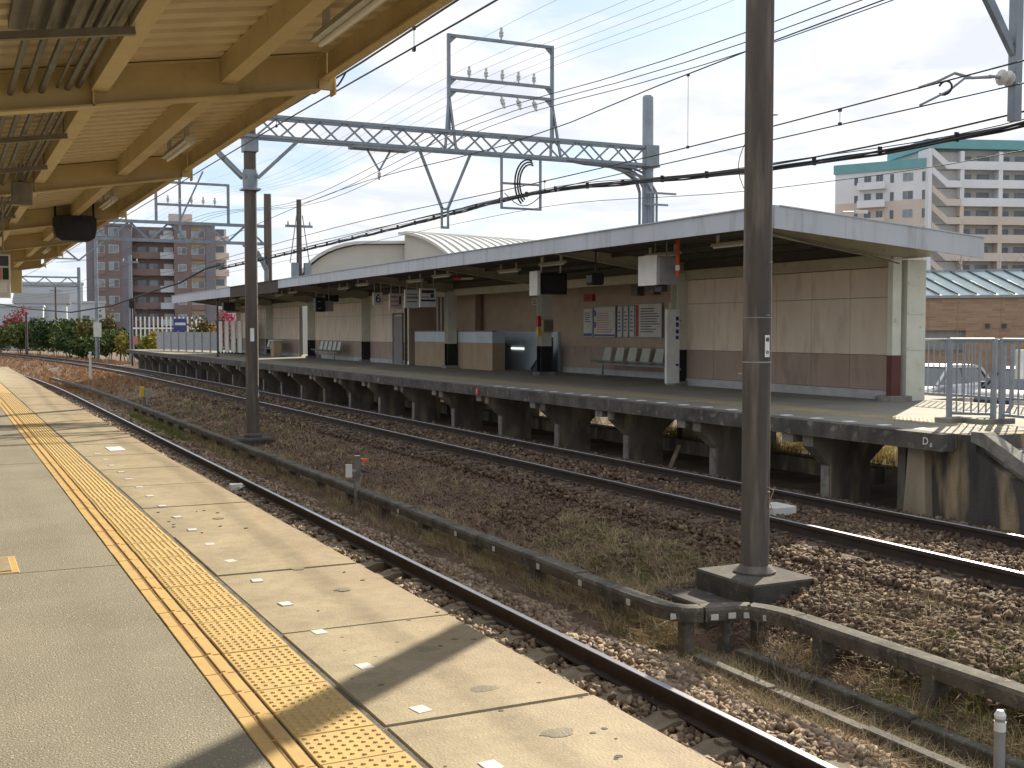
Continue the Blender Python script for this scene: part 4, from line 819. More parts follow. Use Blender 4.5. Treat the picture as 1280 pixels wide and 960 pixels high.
for i, ya in enumerate((16.2, 19.2, 23.0, 26.3, 29.6, 32.9, 36.4, 40.0, 45.0, 49.0, 53.5, 58.0)):
    lamp(12.6+(.5 if i % 2 else 0), ya, ya+1.2, 2.98, FAR_LAMPS.get(i, 'white fluorescent lamp under the dark far shelter roof between the signs'), 'lamps under the far shelter', zt(12.9)-.09)
pc = thing('roof_conduit', 'pale conduit pipe curving under the end of the far shelter roof', 'conduit', (13, 14.9, 3.0))
MB().tube([(11.7, 15.0, 3.02), (12.0, 15.1, 3.1), (13.0, 15.15, 2.93), (14.3, 15.2, 2.78), (14.95, 15.2, 2.66)], .014, 6).build('pipe', M['conduit'], pc)
brk = thing('roof_lamp', 'small bare lamp bracket on top of the shelter roof end', 'lamp', (13.0, 14.4, 3.33)); MB().tube([(13.0, 14.45, 3.31), (13.0, 14.45, 3.40), (13.35, 14.45, 3.42)], .008, 5).build('arm', M['galv'], brk); MB().tube([(13.25, 14.45, 3.41), (13.5, 14.45, 3.42)], .03, 6).build('head', M['offwhite'], brk)

# ---------------------------------------------------------------- shelter walls
def wall_bay(y0, y1, label, x=15.2, n=6, rows=((.425, 1.055, 'panel_lo'), (1.06, 2.095, 'panel_up'), (2.10, 2.63, 'panel_up')), skip=()):
    t = thing('platform_wall', label, 'wall', (x, (y0+y1)/2, FZ), 'panelled walls of the far shelter')
    MB().box(x+.03, x+.13, y0, y1, FZ, 2.64).build('backing', M['mortar'], t)
    w = (y1-y0)/n
    for za, zb_, m_ in rows:
        pm = MB().bbox(0, .025, .004, w-.004, 0, zb_-za-.004, .003).mesh('panel', M[m_])
        for i in range(n):
            if i not in skip: inst('panel', pm, (x+.005, y0+i*w, za), t)
    sk = MB().box(-.015, .03, .003, w*2-.003, 0, .165).mesh('skirting', M['skirt'])
    for i in range(0, n-1, 2): inst('skirting', sk, (x, y0+i*w, FZ+.002), t)
    return t
wall_bay(15.62, 22.0, 'beige and brown panelled shelter wall next to the white end column')
w2 = wall_bay(39.95, 43.75, 'beige and brown panelled shelter wall with the narrow grey door', n=4)
wall_bay(44.05, 51.35, 'beige and brown panelled shelter wall behind the shorter seat row', n=7)
wall_bay(54.0, 65.6, 'beige and brown panelled shelter wall at the far end of the platform', n=10)
dr = MB().box(15.175, 15.199, 40.1, 41.05, .27, 2.02).build('door', M['door'], w2)
MB().box(15.165, 15.20, 40.03, 40.10, .27, 2.08).box(15.165, 15.20, 41.05, 41.12, .27, 2.08).box(15.165, 15.20, 40.03, 41.12, 2.085, 2.14).build('frame', M['ink'], dr)
MB().box(15.14, 15.175, 40.94, 40.99, 1.1, 1.2).build('handle', M['galv'], dr)
rw = thing('recess_wall', 'dim tan back wall of the waiting recess and stairwell', 'wall', (16.75, 32, FZ))
MB().box(16.72, 16.82, 22.0, 40.0, FZ, 2.84).build('back_panel', M['recess'], rw)
MB().box(15.34, 16.719, 22.02, 22.1, FZ, 2.84).build('side_panel', M['recess'], rw); MB().box(15.35, 16.719, 39.85, 39.94, FZ, 2.84).build('side_panel', M['recess'], rw)
for k in range(5): MB().box(16.705, 16.719, 22.12+k*1.7, 22.12+k*1.7+1.69, .42, 1.055).build('dado_panel', M['panel_lo'], rw)
MB().box(16.695, 16.719, 22.12, 30.6, FZ+.002, .415).build('skirting', M['skirt'], rw)
MB().box(16.62, 16.719, 30.75, 38.6, FZ, 1.46).build('blue_dado', M['paleblue'], rw)
MB().box(16.4, 16.6, 36.3, 36.6, FZ, 2.84).build('pillar', M['recess'], rw)
MB().box(15.31, 16.82, 22.1, 39.8, 2.86, 2.9).build('ceiling_panel', M['under'], rw)
hl = thing('handrail_lamp', 'short lit white strip lamp on the blue stairwell wall', 'lamp', (16.6, 33.4, .86)); MB().box(16.59, 16.619, 33.0, 33.9, .89, .95).build('tube', M['lit'], hl)
sb_ = thing('stair_balustrade', 'dark sloping balustrade of the stairs down in the shelter', 'balustrade', (16.3, 31.2, FZ))
MB().prism([(30.5, .26), (31.8, .26), (30.5, 1.2)], 'x', 16.25, 16.33).build('panel', M['ink'], sb_); MB().bar((16.29, 31.85, .3), (16.29, 30.5, 1.27), .06).build('handrail', M['blackpaint'], sb_)
pa = thing('parapet', 'low tan parapet with pale blue top around the stairwell', 'parapet', (15.1, 36, FZ))
for a_, b_ in ((32.62, 33.7), (33.71, 34.9), (34.91, 36.1), (36.11, 37.3), (37.31, 39.2)):
    MB().box(15.32, 15.44, a_, b_, FZ, 1.10).build('lower_panel', M['tan'], pa); MB().box(15.315, 15.445, a_, b_, 1.105, 1.45).build('upper_panel', M['paleblue'], pa)
MB().box(15.30, 15.46, 32.6, 39.2, 1.455, 1.49).build('coping', M['door'], pa)
MB().box(15.441, 15.75, 32.62, 32.74, FZ, 1.10).build('lower_panel', M['tan'], pa); MB().box(15.446, 15.75, 32.615, 32.745, 1.105, 1.45).build('upper_panel', M['paleblue'], pa)
for yy in (38.1, 38.45): solo('service_pipe', MB().tube([(15.9, yy, 1.4), (15.9, yy, 3.0)], .035, 8), M['offwhite'], 'slim white vertical pipe above the stairwell parapet', 'pipe', 'white pipes above the parapet')
bol = thing('door_post', 'slim dark gate post at the stairwell entrance', 'post', (16.05, 34.2, FZ)); MB().box(16.02, 16.08, 34.17, 34.23, FZ, 1.12).build('post', M['ink'], bol); MB().box(16.01, 16.09, 34.16, 34.24, 1.02, 1.13).build('cap', M['white'], bol)
# posters
def board(name, label, x, y0, y1, z0, z1, cols, frame='galv', group=None):
    t = thing(name, label, 'board', (x, (y0+y1)/2, z0), group)
    MB().box(x-.03, x, y0, y1, z0, z1).build('frame', M[frame], t)
    MB().box(x-.034, x-.0305, y0+.03, y1-.03, z0+.03, z1-.03).build('sheet', M['offwhite'], t)
    for (u0, u1, v0, v1, c) in cols:
        ya, yb = y1-.04-(y1-y0-.08)*u0, y1-.04-(y1-y0-.08)*u1
        MB().box(x-.0365, x-.0345, yb, ya, z0+.04+(z1-z0-.08)*v0, z0+.04+(z1-z0-.08)*v1).build('print', M[c], t)
    return t
lines = lambda u0, u1, v0, v1, n, c='ink': [(u0, u0+(u1-u0)*rnd.uniform(.6, 1), v0+(v1-v0)*(i+.2)/n, v0+(v1-v0)*(i+.55)/n, c) for i in range(n)]
X18 = 16.70
board('timetable_board', 'narrow pale blue edged notice left of the wall posters', X18, 28.75, 29.3, 1.3, 2.15, lines(.1, .9, .5, .9, 5)+[(0, 1, 0, .1, 'navy')])
board('timetable_board', 'large printed timetable poster with dark header in the waiting recess', X18, 27.5, 28.7, 1.3, 2.18, lines(.12, .95, .12, .85, 9, 'pinkink')+[(0, .09, .3, .5, 'navy'), (0, .09, .7, .9, 'navy'), (.0, 1, 0, .06, 'navy')])
for k in range(3): board('notice_sheet', 'one of three narrow pale notices between the large posters', X18, 27.45-.31*(k+1), 27.45-.31*k-.04, 1.3, 2.18, lines(.15, .85, .15, .9, 6), group='narrow notices in the recess')
board('route_poster', 'large poster with a red left margin in the waiting recess', X18, 25.2, 26.5, 1.3, 2.22, [(0, .12, 0, 1, 'red')]+lines(.2, .95, .12, .92, 10, 'ink'))
board('small_notice', 'small beige sign plate with a red ring symbol above another', X18, 24.55, 24.9, 1.85, 2.2, [(.25, .75, .35, .8, 'pinkink')], 'offwhite')
board('small_notice', 'small beige sign plate below the plate with the red ring', X18, 24.55, 24.9, 1.4, 1.78, [(.3, .7, .3, .75, 'ink')], 'offwhite')
board('picture_poster', 'dark picture poster behind the white upright board', X18, 23.75, 24.35, 1.35, 2.05, [(0, 1, 0, 1, 'ink'), (.2, .8, .6, .9, 'pinkink')])
board('stair_sign', 'grey direction sign high on the stairwell wall', X18, 31.4, 32.6, 2.25, 2.55, lines(.05, .95, .15, .9, 3), 'grey')
rb_ = thing('red_sign', 'small dark red sign box high on the recess wall', 'sign', (16.6, 28.8, 2.3)); MB().box(16.62, X18, 28.7, 29.2, 2.33, 2.53).build('case', M['red'], rb_); MB().box(16.614, 16.62, 28.8, 29.1, 2.4, 2.46).build('print', M['ink'], rb_)
for k, (yy) in enumerate((25.5, 26.3)): 
    sp = thing('wall_speaker', 'small dark square speaker high on the recess wall', 'speaker', (16.5, yy, 2.4), 'speakers on the recess wall'); MB().bbox(16.5, X18, yy-.17, yy+.17, 2.42, 2.70, .01).build('case', M['door'], sp)
wb = thing('upright_board', 'tall narrow white station name board fixed at the shelter post', 'sign', (14.9, 21.85, .3))
MB().bbox(14.55, 14.90, 21.8, 21.88, .31, 1.98, .01).build('panel', M['white'], wb)
for zz, hh in ((1.72, .09), (1.58, .1), (1.43, .09), (1.3, .08), (.7, .05)): MB().box(14.79, 14.87, 21.794, 21.8, zz, zz+hh).build('print', M['navy'], wb)
for z in (.6, 1.7): MB().box(14.90, 14.96, 21.83, 21.85, z, z+.04).build('bracket', M['galv'], wb)
pb = thing('post_box', 'small metal switch box on the post beside the stairwell', 'box', (14.9, 28.5, 1.5)); MB().bbox(14.94, 15.27, 28.5, 28.62, 1.45, 1.8, .01).build('case', M['tan'], pb); MB().box(14.97, 15.24, 28.49, 28.499, 1.48, 1.77).build('cover', M['door'], pb)
pb2 = thing('call_button', 'small yellow and red call box on the stairwell post', 'box', (14.85, 28.7, 1.4)); MB().bbox(14.84, 14.938, 28.62, 28.74, 1.35, 1.55, .005).build('yellow_case', M['yellow'], pb2); MB().bbox(14.84, 14.938, 28.62, 28.74, 1.6, 1.9, .005).build('red_case', M['red'], pb2)

# ---------------------------------------------------------------- seats
def seat_row(label, x, y0, n, pitch):
    t = thing('seat_row', label, 'seats', (x, y0+n*pitch/2, FZ), None)
    sh = MB()
    prof = [(-.23, .43), (-.20, .41), (.08, .395), (.15, .42), (.19, .52), (.25, .78), (.235, .80)]
    th = .022
    ring = []
    for w in (-.215, -.18, 0, .18, .215):
        e = .035 if abs(w) > .2 else 0
        ring.append([(px_-(e*.5 if i > 3 else 0), w*(1-.12*max(0, (pz-.45)/.35)), pz+(e if i < 3 else 0)) for i, (px_, pz) in enumerate(prof)]+
                    [(px_+th*.9-(e*.5 if i > 3 else 0), w*(1-.12*max(0, (pz-.45)/.35)), pz-th+(e if i < 3 else 0)) for i, (px_, pz) in reversed(list(enumerate(prof)))])
    sh.loft(ring); me = sh.mesh('seat_shell', M['seat'], smooth=True)
    for i in range(n): inst('seat_shell', me, (x, y0+(i+.5)*pitch, FZ), t)
    MB().box(x-.03, x+.05, y0+.05, y0+n*pitch-.05, FZ+.32, FZ+.372).build('beam', M['grey'], t)
    for yy in (y0+pitch*.6, y0+n*pitch-pitch*.6):
        MB().box(x-.02, x+.03, yy-.02, yy+.02, FZ+.02, FZ+.32).box(x-.2, x+.2, yy-.025, yy+.025, FZ-.002, FZ+.025).build('leg', M['grey'], t)
seat_row('row of six pale green shell seats below the wall posters', 16.2, 23.95, 6, .64)
seat_row('row of five pale shell seats against the middle panelled wall', 14.6, 46.2, 5, .62)
seat_row('row of four pale shell seats beside a tan box at the far end wall', 14.6, 56.0, 4, .6)
tb = thing('litter_bin', 'small tan box standing beside the distant seat row', 'bin', (14.5, 55.5, FZ)); MB().bbox(14.3, 14.7, 55.2, 55.8, FZ, 1.0, .02).build('body', M['tan'], tb); MB().bbox(14.28, 14.72, 55.18, 55.82, 1.0, 1.05, .01).build('lid', M['offwhite'], tb)

# ---------------------------------------------------------------- hanging signs and equipment
def hung_sign(name, label, x, y, w, z0, z1, prints, txt=None, m='white', cat='sign'):
    t = thing(name, label, cat, (x, y, z0))
    MB().bbox(x-w/2, x+w/2, y-.05, y+.05, z0, z1, .008).build('case', M[m], t)
    for (u0, u1, v0, v1, c) in prints:
        MB().box(x-w/2+w*u0, x-w/2+w*u1, y-.0545, y-.0505, z0+(z1-z0)*v0, z0+(z1-z0)*v1).build('print', M[c], t)
    for s in (-.35, .35): MB().tube([(x+w*s, y, z1-.01), (x+w*s, y, zt(x)-.05)], .012, 6).build('hanger_rod', M['offwhite'], t)
    if txt: text_on(txt[0], txt[1], M[txt[2]], (x, y-.056, (z0+z1)/2), t, FACE_MY)
    return t
hung_sign('platform_number_sign', 'square white hanging sign with a dark blue number six', 13.5, 38.05, .34, 2.38, 2.80, [], ('6', .44, 'navy'))
MBl = lines
hung_sign('information_sign', 'beige hanging sign with pink lettering lines beside the number sign', 13.5, 36.3, .44, 2.2, 2.72, [(.1, .6, .72, .85, 'pinkink'), (.1, .8, .45, .55, 'pinkink'), (.1, .7, .18, .28, 'pinkink'), (.75, .92, .3, .85, 'ink')], m='offwhite')
hung_sign('information_sign', 'white hanging sign with faint grey print above the stairwell pipes', 13.5, 34.8, .5, 2.22, 2.8, [(.1, .9, .5, .62, 'grey'), (.1, .8, .3, .38, 'grey'), (.1, .85, .72, .78, 'grey')])
hung_sign('information_sign', 'white hanging sign with dark header lettering and purple band', 13.5, 33.45, .54, 2.22, 2.8, [(.06, .94, .30, .40, 'navy'), (.1, .85, .74, .9, 'ink'), (.1, .6, .5, .56, 'grey'), (.65, .85, .5, .7, 'ink')])
hung_sign('direction_board', 'long brownish board hanging under the far end of the shelter', 13.3, 58, 1.35, 2.38, 2.62, [(.05, .5, .3, .6, 'ink')], m='tan')
lm = thing('departure_display', 'dark departure display box with a white side hanging under the shelter', 'display', (12.5, 23.9, 2.3))
MB().bbox(12.28, 13.0, 23.6, 23.9, 2.33, 2.82, .01).build('case', M['screen'], lm); MB().bbox(12.19, 12.279, 23.55, 23.95, 2.30, 2.86, .01).build('side_panel', M['offwhite'], lm)
MB().box(12.34, 12.96, 23.59, 23.599, 2.4, 2.76).build('screen', M['black'], lm)
for x in (12.4, 12.9): MB().tube([(x, 23.75, 2.81), (x, 23.75, zt(x)-.05)], .018, 6).build('hanger_rod', M['offwhite'], lm)
sp = thing('hanging_speaker', 'small black rounded monitor hanging between display and white box', 'monitor', (12.6, 21.6, 2.45))
MB().prism([(12.44, 2.52), (12.48, 2.47), (12.70, 2.47), (12.74, 2.52), (12.74, 2.68), (12.70, 2.72), (12.48, 2.72), (12.44, 2.68)], 'y', 21.5, 21.75).build('case', M['black'], sp); MB().tube([(12.59, 21.6, 2.71), (12.59, 21.6, zt(12.6)-.05)], .015, 6).build('hanger_rod', M['black'], sp)
wbx = thing('equipment_box', 'white metal equipment box hung beside the orange pipe', 'box', (12.6, 19.1, 2.38))
MB().bbox(12.33, 12.80, 18.75, 19.45, 2.38, 2.92, .02).build('case', M['grey'], wbx); MB().bbox(12.30, 12.329, 18.8, 19.45, 2.37, 2.95, .004).build('lit_side', M['white'], wbx)  # side facing the sky light painted in as a white plate, rest grey
for yy in (18.9, 19.3): MB().tube([(12.6, yy, 2.9), (12.6, yy, zt(12.6)-.05)], .015, 6).build('hanger_rod', M['grey'], wbx)
MB().bbox(12.45, 12.6, 18.85, 19.1, 2.25, 2.379, .01).build('camera_unit', M['black'], wbx)
op = thing('orange_pipe', 'short vertical orange pipe with a white band under the shelter roof', 'pipe', (12.6, 18.3, 2.5)); MB().tube([(12.62, 18.55, 2.52), (12.62, 18.55, zt(12.6)-.06)], .042, 10).build('pipe', M['orange'], op, smooth=True); MB().tube([(12.62, 18.55, 2.64), (12.62, 18.55, 2.74)], .045, 10).build('white_band', M['white'], op); MB().bar((12.62, 18.55, 2.69), (12.62, 18.76, 2.69), .03).build('clamp', M['galv'], op)
ob = thing('orange_lamp', 'small orange warning device under the middle of the shelter roof', 'lamp', (13, 30.2, 2.9)); MB().tube([(13.0, 30.2, 2.98), (13.15, 30.05, 2.96)], .045, 8).build('body', M['orange'], ob); MB().tube([(13.15, 30.05, 2.96), (13.4, 29.8, 2.96)], .035, 8).build('cap', M['offwhite'], ob); MB().tube([(13.05, 30.15, 3.0), (13.05, 30.15, zt(13)-.05)], .015, 6).build('hanger_rod', M['grey'], ob)
cc = thing('signal_cluster', 'cluster of round black signal lamps and grey box hung below the shelter', 'signal', (13, 43, 2.2))
MB().bbox(13.0, 13.35, 42.6, 42.9, 2.22, 2.62, .02).build('case', M['grey'], cc); MB().bbox(12.62, 12.99, 42.5, 42.8, 2.2, 2.74, .02).build('lamp_head', M['black'], cc); MB().bbox(13.2, 13.75, 43.2, 43.5, 2.6, 2.86, .02).build('lamp_head', M['black'], cc)
for z in (2.33, 2.58): MB().lathe((12.8, 42.44, z), [(.1, -.02), (.1, .02)], 12).build('lens', M['screen'], cc)
for x in (12.7, 13.2): MB().tube([(x, 42.7, 2.6), (x, 42.7, zt(x)-.05)], .018, 6).build('hanger_rod', M['grey'], cc)
hs = thing('hanging_monitor', 'small black monitor hanging near the far corner of the shelter', 'monitor', (11.9, 54, 2.4)); MB().bbox(11.65, 12.2, 54, 54.3, 2.42, 2.78, .03).build('case', M['black'], hs); MB().tube([(11.92, 54.1, 2.77), (11.92, 54.1, zt(11.9)-.05)], .02, 6).build('hanger_rod', M['black'], hs)
hp_ = thing('shelter_pole', 'slim dark pole on the platform near the far shelter corner', 'pole', (11.7, 55.5, FZ)); MB().tube([(11.7, 55.5, FZ-.01), (11.7, 55.5, zt(11.7)-.05)], .05, 8).build('shaft', M['ink'], hp_); MB().lathe((11.7, 55.5, FZ), [(.1, 0), (.1, .05)], 8).build('foot', M['ink'], hp_)

# platform end screens and fence
for k in range(4):
    a_ = 60.6+k*1.0
    t = thing('screen_panel', 'pale grey metal screen panel standing at the far platform end', 'screen', (14.2-.1*k, a_, FZ), 'pale screens at the platform end')
    MB().bbox(14.0-.12*k, 14.05-.12*k, a_, a_+.95, FZ+.08, 2.0, .01).build('panel', M['offwhite'], t)
    for yy in (a_+.1, a_+.85): MB().box(13.97-.12*k, 14.08-.12*k, yy-.03, yy+.03, FZ-.002, FZ+.09).build('foot', M['ink'], t)
mf = thing('mesh_fence', 'low grey panel fence along the far platform end', 'fence', (13, 70, FZ))
for k in range(8):
    q0 = Vector((14.0, 66.2, 0)).lerp(Vector((12.1, 75.5, 0)), k/8); q1 = Vector((14.0, 66.2, 0)).lerp(Vector((12.1, 75.5, 0)), (k+.94)/8)
    MB().bar((q0.x, q0.y, FZ+.62), (q1.x, q1.y, FZ+.62), .04, 1.05).build('panel', M['grey'], mf)
    MB().box(q0.x-.04, q0.x+.04, q0.y-.12, q0.y-.03, FZ-.01, FZ+1.22).build('post', M['galv'], mf)

# ================================================================ cable trough between the tracks
tr = thing('cable_trough', 'raised concrete cable trough with a bend round the pole footing', 'cable trough', (5.7, 15, -1.3))
def trough_piece(pts, name='trough_section', w=.15, z0=-1.045, z1=-.92):
    rings = []
    for i, p in enumerate(pts):
        a_ = Vector(pts[max(i-1, 0)]); b_ = Vector(pts[min(i+1, len(pts)-1)]); d = (b_-a_).normalized(); nrm = Vector((-d.y, d.x)); c = Vector(p[:2])
        rings.append([(c.x+nrm.x*s, c.y+nrm.y*s, z) for s, z in ((w/2, z0), (w/2+.012, z1-.03), (w/2, z1), (-w/2, z1), (-w/2-.012, z1-.03), (-w/2, z0))])
    o = MB().loft(rings).build(name, M['trough'], tr); return o
y = 8.87; k = 0
while y < 64:
    L_ = 1.18; xo = rnd.uniform(-.008, .008)
    trough_piece([(5.70+xo-float(bend(y))-max(0, y-36)**2*.0006, y), (5.70+rnd.uniform(-.008, .008)-float(bend(y+L_))-max(0, y+L_-36)**2*.0006, y+L_-.012)], z1=-.92+rnd.uniform(-.012, .006)); y += L_; k += 1
bendp = [(5.70, 8.86), (5.705, 8.66), (5.73, 8.5), (5.81, 8.38), (5.94, 8.33), (6.09, 8.31), (6.24, 8.28), (6.37, 8.2), (6.45, 8.05), (6.5, 7.85), (6.51, 7.7)]
for i0, i1 in ((0, 4), (4, 7), (7, 10)): trough_piece(bendp[i0:i1+1])
y = 7.69
while y > -2: trough_piece([(6.515, y), (6.515, y-1.19)], z1=-.92+rnd.uniform(-.008, .004)); y -= 1.2
for yy in list(np.arange(9.4, 40, 1.6)):
    MB().box(5.62+rnd.uniform(-.02, .02)-max(0, yy-36)**2*.0006, 5.77-max(0, yy-36)**2*.0006, yy-.07, yy+.07, -1.45, -1.044).build('support', M['trough'], tr)
for yy in (7.4, 6.2, 5.0, 3.8): MB().box(6.44, 6.59, yy-.06, yy+.06, -1.48, -1.044).build('support', M['trough'], tr)
for xx, yy in ((5.82, 8.39), (6.18, 8.3), (6.41, 8.13)): MB().box(xx-.05, xx+.05, yy-.05, yy+.05, -1.48, -1.044).build('support', M['trough'], tr)
for yy in (9.0, 9.9, 10.8, 11.9, 13.0, 15.0): MB().box(5.598, 5.606, yy-.03, yy+.03, -1.02, -.965).build('reflector', M['offwhite'], tr)
for xx, yy in ((5.70, 8.4), (6.0, 8.222), (6.17, 8.2), (6.30, 8.15), (6.39, 8.0)): MB().bar((xx-.035, yy+.0, -1.0), (xx+.035, yy-.012, -1.0), .012, .05).build('reflector', M['offwhite'], tr)
for kx, lab in ((5.66, 'left'), (6.10, 'right')):
    t = thing('drain_kerb', 'low concrete drain kerb beside the ballast' if lab == 'left' else 'low concrete drain kerb beneath the raised trough', 'kerb', (kx, 6, -1.45))
    y = 2.0
    while y < 7.6: MB().bbox(kx-.05, kx+.05, y, y+.99, -1.5, -1.23+rnd.uniform(-.015, .01), .01).build('kerb_unit', M['trough'], t); y += 1.0
bo = thing('marker_post', 'short dark post with a white banded top by the drain', 'post', (5.80, 5.0, -1.4)); MB().lathe((5.86, 5.05, -1.45), [(.034, 0), (.034, .52), (.028, .56), (.012, .575)], 12).build('shaft', M['grey'], bo, smooth=True); MB().lathe((5.86, 5.05, -.99), [(.036, 0), (.036, .06)], 12).build('band', M['white'], bo); MB().lathe((5.86, 5.05, -.91), [(.034, 0), (.036, .02), (.02, .05)], 12).build('cap', M['white'], bo)
mk = thing('signal_marker', 'grey marker post with a white plate and amber lamp beside the trough', 'marker', (5.62, 16.8, -1.35)); MB().box(5.58, 5.66, 16.76, 16.84, -1.42, -.40).build('post', M['concrete'], mk); MB().box(5.42, 5.52, 16.74, 16.76, -.72, -.52).build('plate', M['offwhite'], mk); MB().box(5.52, 5.58, 16.75, 16.77, -.64, -.60).build('arm', M['grey'], mk); MB().bbox(5.67, 5.78, 16.74, 16.8, -.5, -.45, .005).build('amber_lamp', M['orange'], mk); MB().tube([(5.66, 16.8, -.62), (5.8, 16.78, -.66)], .02, 6).build('arm', M['ink'], mk)
mk = thing('signal_marker', 'small yellow and grey device on a stub post near the green grass', 'marker', (6.2, 41, -1.3)); MB().box(6.1, 6.2, 41, 41.1, -1.4, -.75).build('post', M['concrete'], mk); MB().bbox(6.0, 6.14, 40.98, 41.1, -.76, -.42, .01).build('yellow_case', M['yellow'], mk); MB().bbox(6.15, 6.34, 40.98, 41.12, -.8, -.5, .01).build('grey_case', M['grey'], mk)
mk = thing('white_stake', 'thin white wooden stake between the curving tracks', 'stake', (7.0, 62, -1.2)); MB().box(6.63, 6.73, 62, 62.1, -1.3, .35).build('stake', M['offwhite'], mk); MB().box(6.62, 6.74, 61.99, 62.11, .35, .42).build('cap', M['white'], mk)
sk_ = thing('plank', 'short plank leaning under the far platform', 'plank', (11.4, 16.6, -.95)); MB().bar((11.35, 16.9, -.93), (11.6, 16.95, -.52), .10, .03).build('board', M['sleeper'], sk_)
bal = thing('track_plate', 'pale plate lying between the rails of the far track', 'plate', (9.3, 11.4, -.78)); MB().bbox(9.05, 9.4, 11.2, 11.6, -.79, -.66, .01).build('plate', M['offwhite'], bal)
ri = thing('rail_bond', 'small white fitting on the foot of the platform side rail', 'rail fitting', (4.4, 20, -1.2)); MB().bbox(4.38, 4.60, 19.9, 20.02, -1.25, -1.14, .01).build('body', M['white'], ri); MB().tube([(4.5, 19.8, -1.2), (4.62, 19.96, -1.2)], .03, 6).build('stub', M['offwhite'], ri)

for i, (wx, wy) in enumerate(((6.02, 7.35), (6.22, 7.85), (5.82, 6.9))):
    t = thing('dead_weed', 'dry brown weed stalks standing beside the drain under the trough bend', 'weed', (wx, wy, float(gz(wx, wy))), 'dry weed stalks by the drain'); b = MB(); hd_ = MB()
    for k in range(9):
        z0 = float(gz(wx, wy)); e = Vector((wx+rnd.uniform(-.16, .16), wy+rnd.uniform(-.16, .16), z0+rnd.uniform(.25, .5)))
        b.tube([(wx+rnd.uniform(-.04, .04), wy+rnd.uniform(-.04, .04), z0-.02), ((wx+e.x)/2+rnd.uniform(-.02, .02), (wy+e.y)/2, z0+(e.z-z0)*.55), e], .0035, 4, .0018)
        for q in range(5):
            c_ = e+Vector((rnd.uniform(-.03, .03), rnd.uniform(-.03, .03), rnd.uniform(-.08, .02))); hd_.tube([c_, c_+Vector((rnd.uniform(-.02, .02), rnd.uniform(-.02, .02), .02))], .006, 4, .003)
    b.build('stem', M['sleeper'], t); hd_.build('seed_heads', M['bark'], t)
# ================================================================ vegetation
def crown(name, c, rad, n, leaf, m, parent=None, seed=0):
    r = np.random.default_rng(seed); k = 14
    cl = r.normal(size=(k, 3)); cl /= np.linalg.norm(cl, axis=1)[:, None]; cl *= r.uniform(.25, .8, (k, 1)); cl[:, 2] = np.abs(cl[:, 2])*1.1-.15
    idx = r.integers(0, k, n); d = r.normal(size=(n, 3)); d /= np.linalg.norm(d, axis=1)[:, None]
    p = (cl[idx]+d*r.uniform(.15, .42, (n, 1))**1.0)*np.array(rad); p[:, 2] = np.maximum(p[:, 2], -rad[2]*.8)
    p += np.array(c); s = leaf*r.uniform(.6, 1.4, n)
    q = np.array([(-1,0,0),(0,-.55,.1),(1,0,0),(0,.55,.1)])[None]*s[:, None, None]; a = r.normal(size=(n, 4)); a /= np.linalg.norm(a, axis=1)[:, None]
    w, x, y, z = a.T; R = np.stack([np.stack([1-2*(y*y+z*z), 2*(x*y-w*z), 2*(x*z+w*y)], -1), np.stack([2*(x*y+w*z), 1-2*(x*x+z*z), 2*(y*z-w*x)], -1), np.stack([2*(x*z-w*y), 2*(y*z+w*x), 1-2*(x*x+y*y)], -1)], 1)
    v = np.einsum('nij,nkj->nki', R, q)+p[:, None, :]; tone = np.clip(r.uniform(0, 1, k)[idx]*.6+r.uniform(0, .4, n), 0, 1)
    if parent is not None: v = v-WLOC[parent.name]
    o = big_mesh(name, v.reshape(-1, 3), np.arange(n*4).reshape(n, 4), tone, m, 4)
    if parent is not None: o.parent = parent
    return o
def bush(name, label, x, y, z, w, h, m, n=700, leaf=.13, seed=1, group=None, cat='bush'):
    t = thing(name, label, cat, (x, y, z), group); rr = random.Random(seed)
    st = MB()
    for i in range(5): st.tube([(x, y, z-.1), (x+rr.uniform(-.3, .3)*w, y+rr.uniform(-.3, .3)*w, z+h*.7)], .03, 5, .012)
    st.build('stem', M['bark'], t)
    crown('crown', (x, y, z+h*.5), (w, w*.8, h*.6), n, leaf, M[m], t, seed); return t
hedge = [(1.0,139,1.9,'leafB'),(3.2,134,2.3,'leafA'),(5.2,129,2.1,'leafB'),(6.9,124,1.9,'leafA'),(8.3,119,2.0,'leafA'),(9.3,114,2.2,'leafB'),(10.0,109,1.9,'leafA'),(10.7,105,1.8,'leafA'),(11.2,101,1.7,'leafB'),(12.0,97.5,1.6,'leafA'),(12.8,94,1.5,'leafA')]
for i, (x, y, h, m_) in enumerate(hedge):
    bush('hedge_bush', 'dense green hedge bush in the row beside the curving tracks' if m_ == 'leafA' else 'dark green hedge bush in the row beside the curving tracks', x, y, -1.3, 2.9, h*1.95, m_, 2600, .17, i+3, 'green hedge bushes by the curve' if m_ == 'leafA' else 'dark hedge bushes by the curve')
bush('flowering_bush', 'pink flowering bush above the hedge before the white houses', 6.9, 128, -.6, 1.6, 4.6, 'leafR', 700, .16, 31)
bush('autumn_bush', 'orange leaved bush at the end of the hedge by a pole', 10.4, 99, -.9, 1.1, 3.3, 'leafO', 800, .14, 32)
bush('yellow_bush', 'yellow leaved bush at the foot of the hedge near the platform end', 11.9, 91, -.9, 1.2, 2.4, 'leafY', 900, .13, 33)
bush('yellow_bush', 'yellow reeds behind the far platform end fence', 13.4, 84, -.9, 1.3, 2.6, 'leafY', 900, .13, 34)
bush('reed_bush', 'pale yellow green reed clump beside the platform tip', 12.4, 80.8, -.9, .8, 2.3, 'leafY', 700, .11, 35)
bush('flowering_bush', 'bright pink flowering shrub behind the panel fence', 17.2, 78, -.9, 1.5, 4.3, 'leafR', 1000, .13, 36)
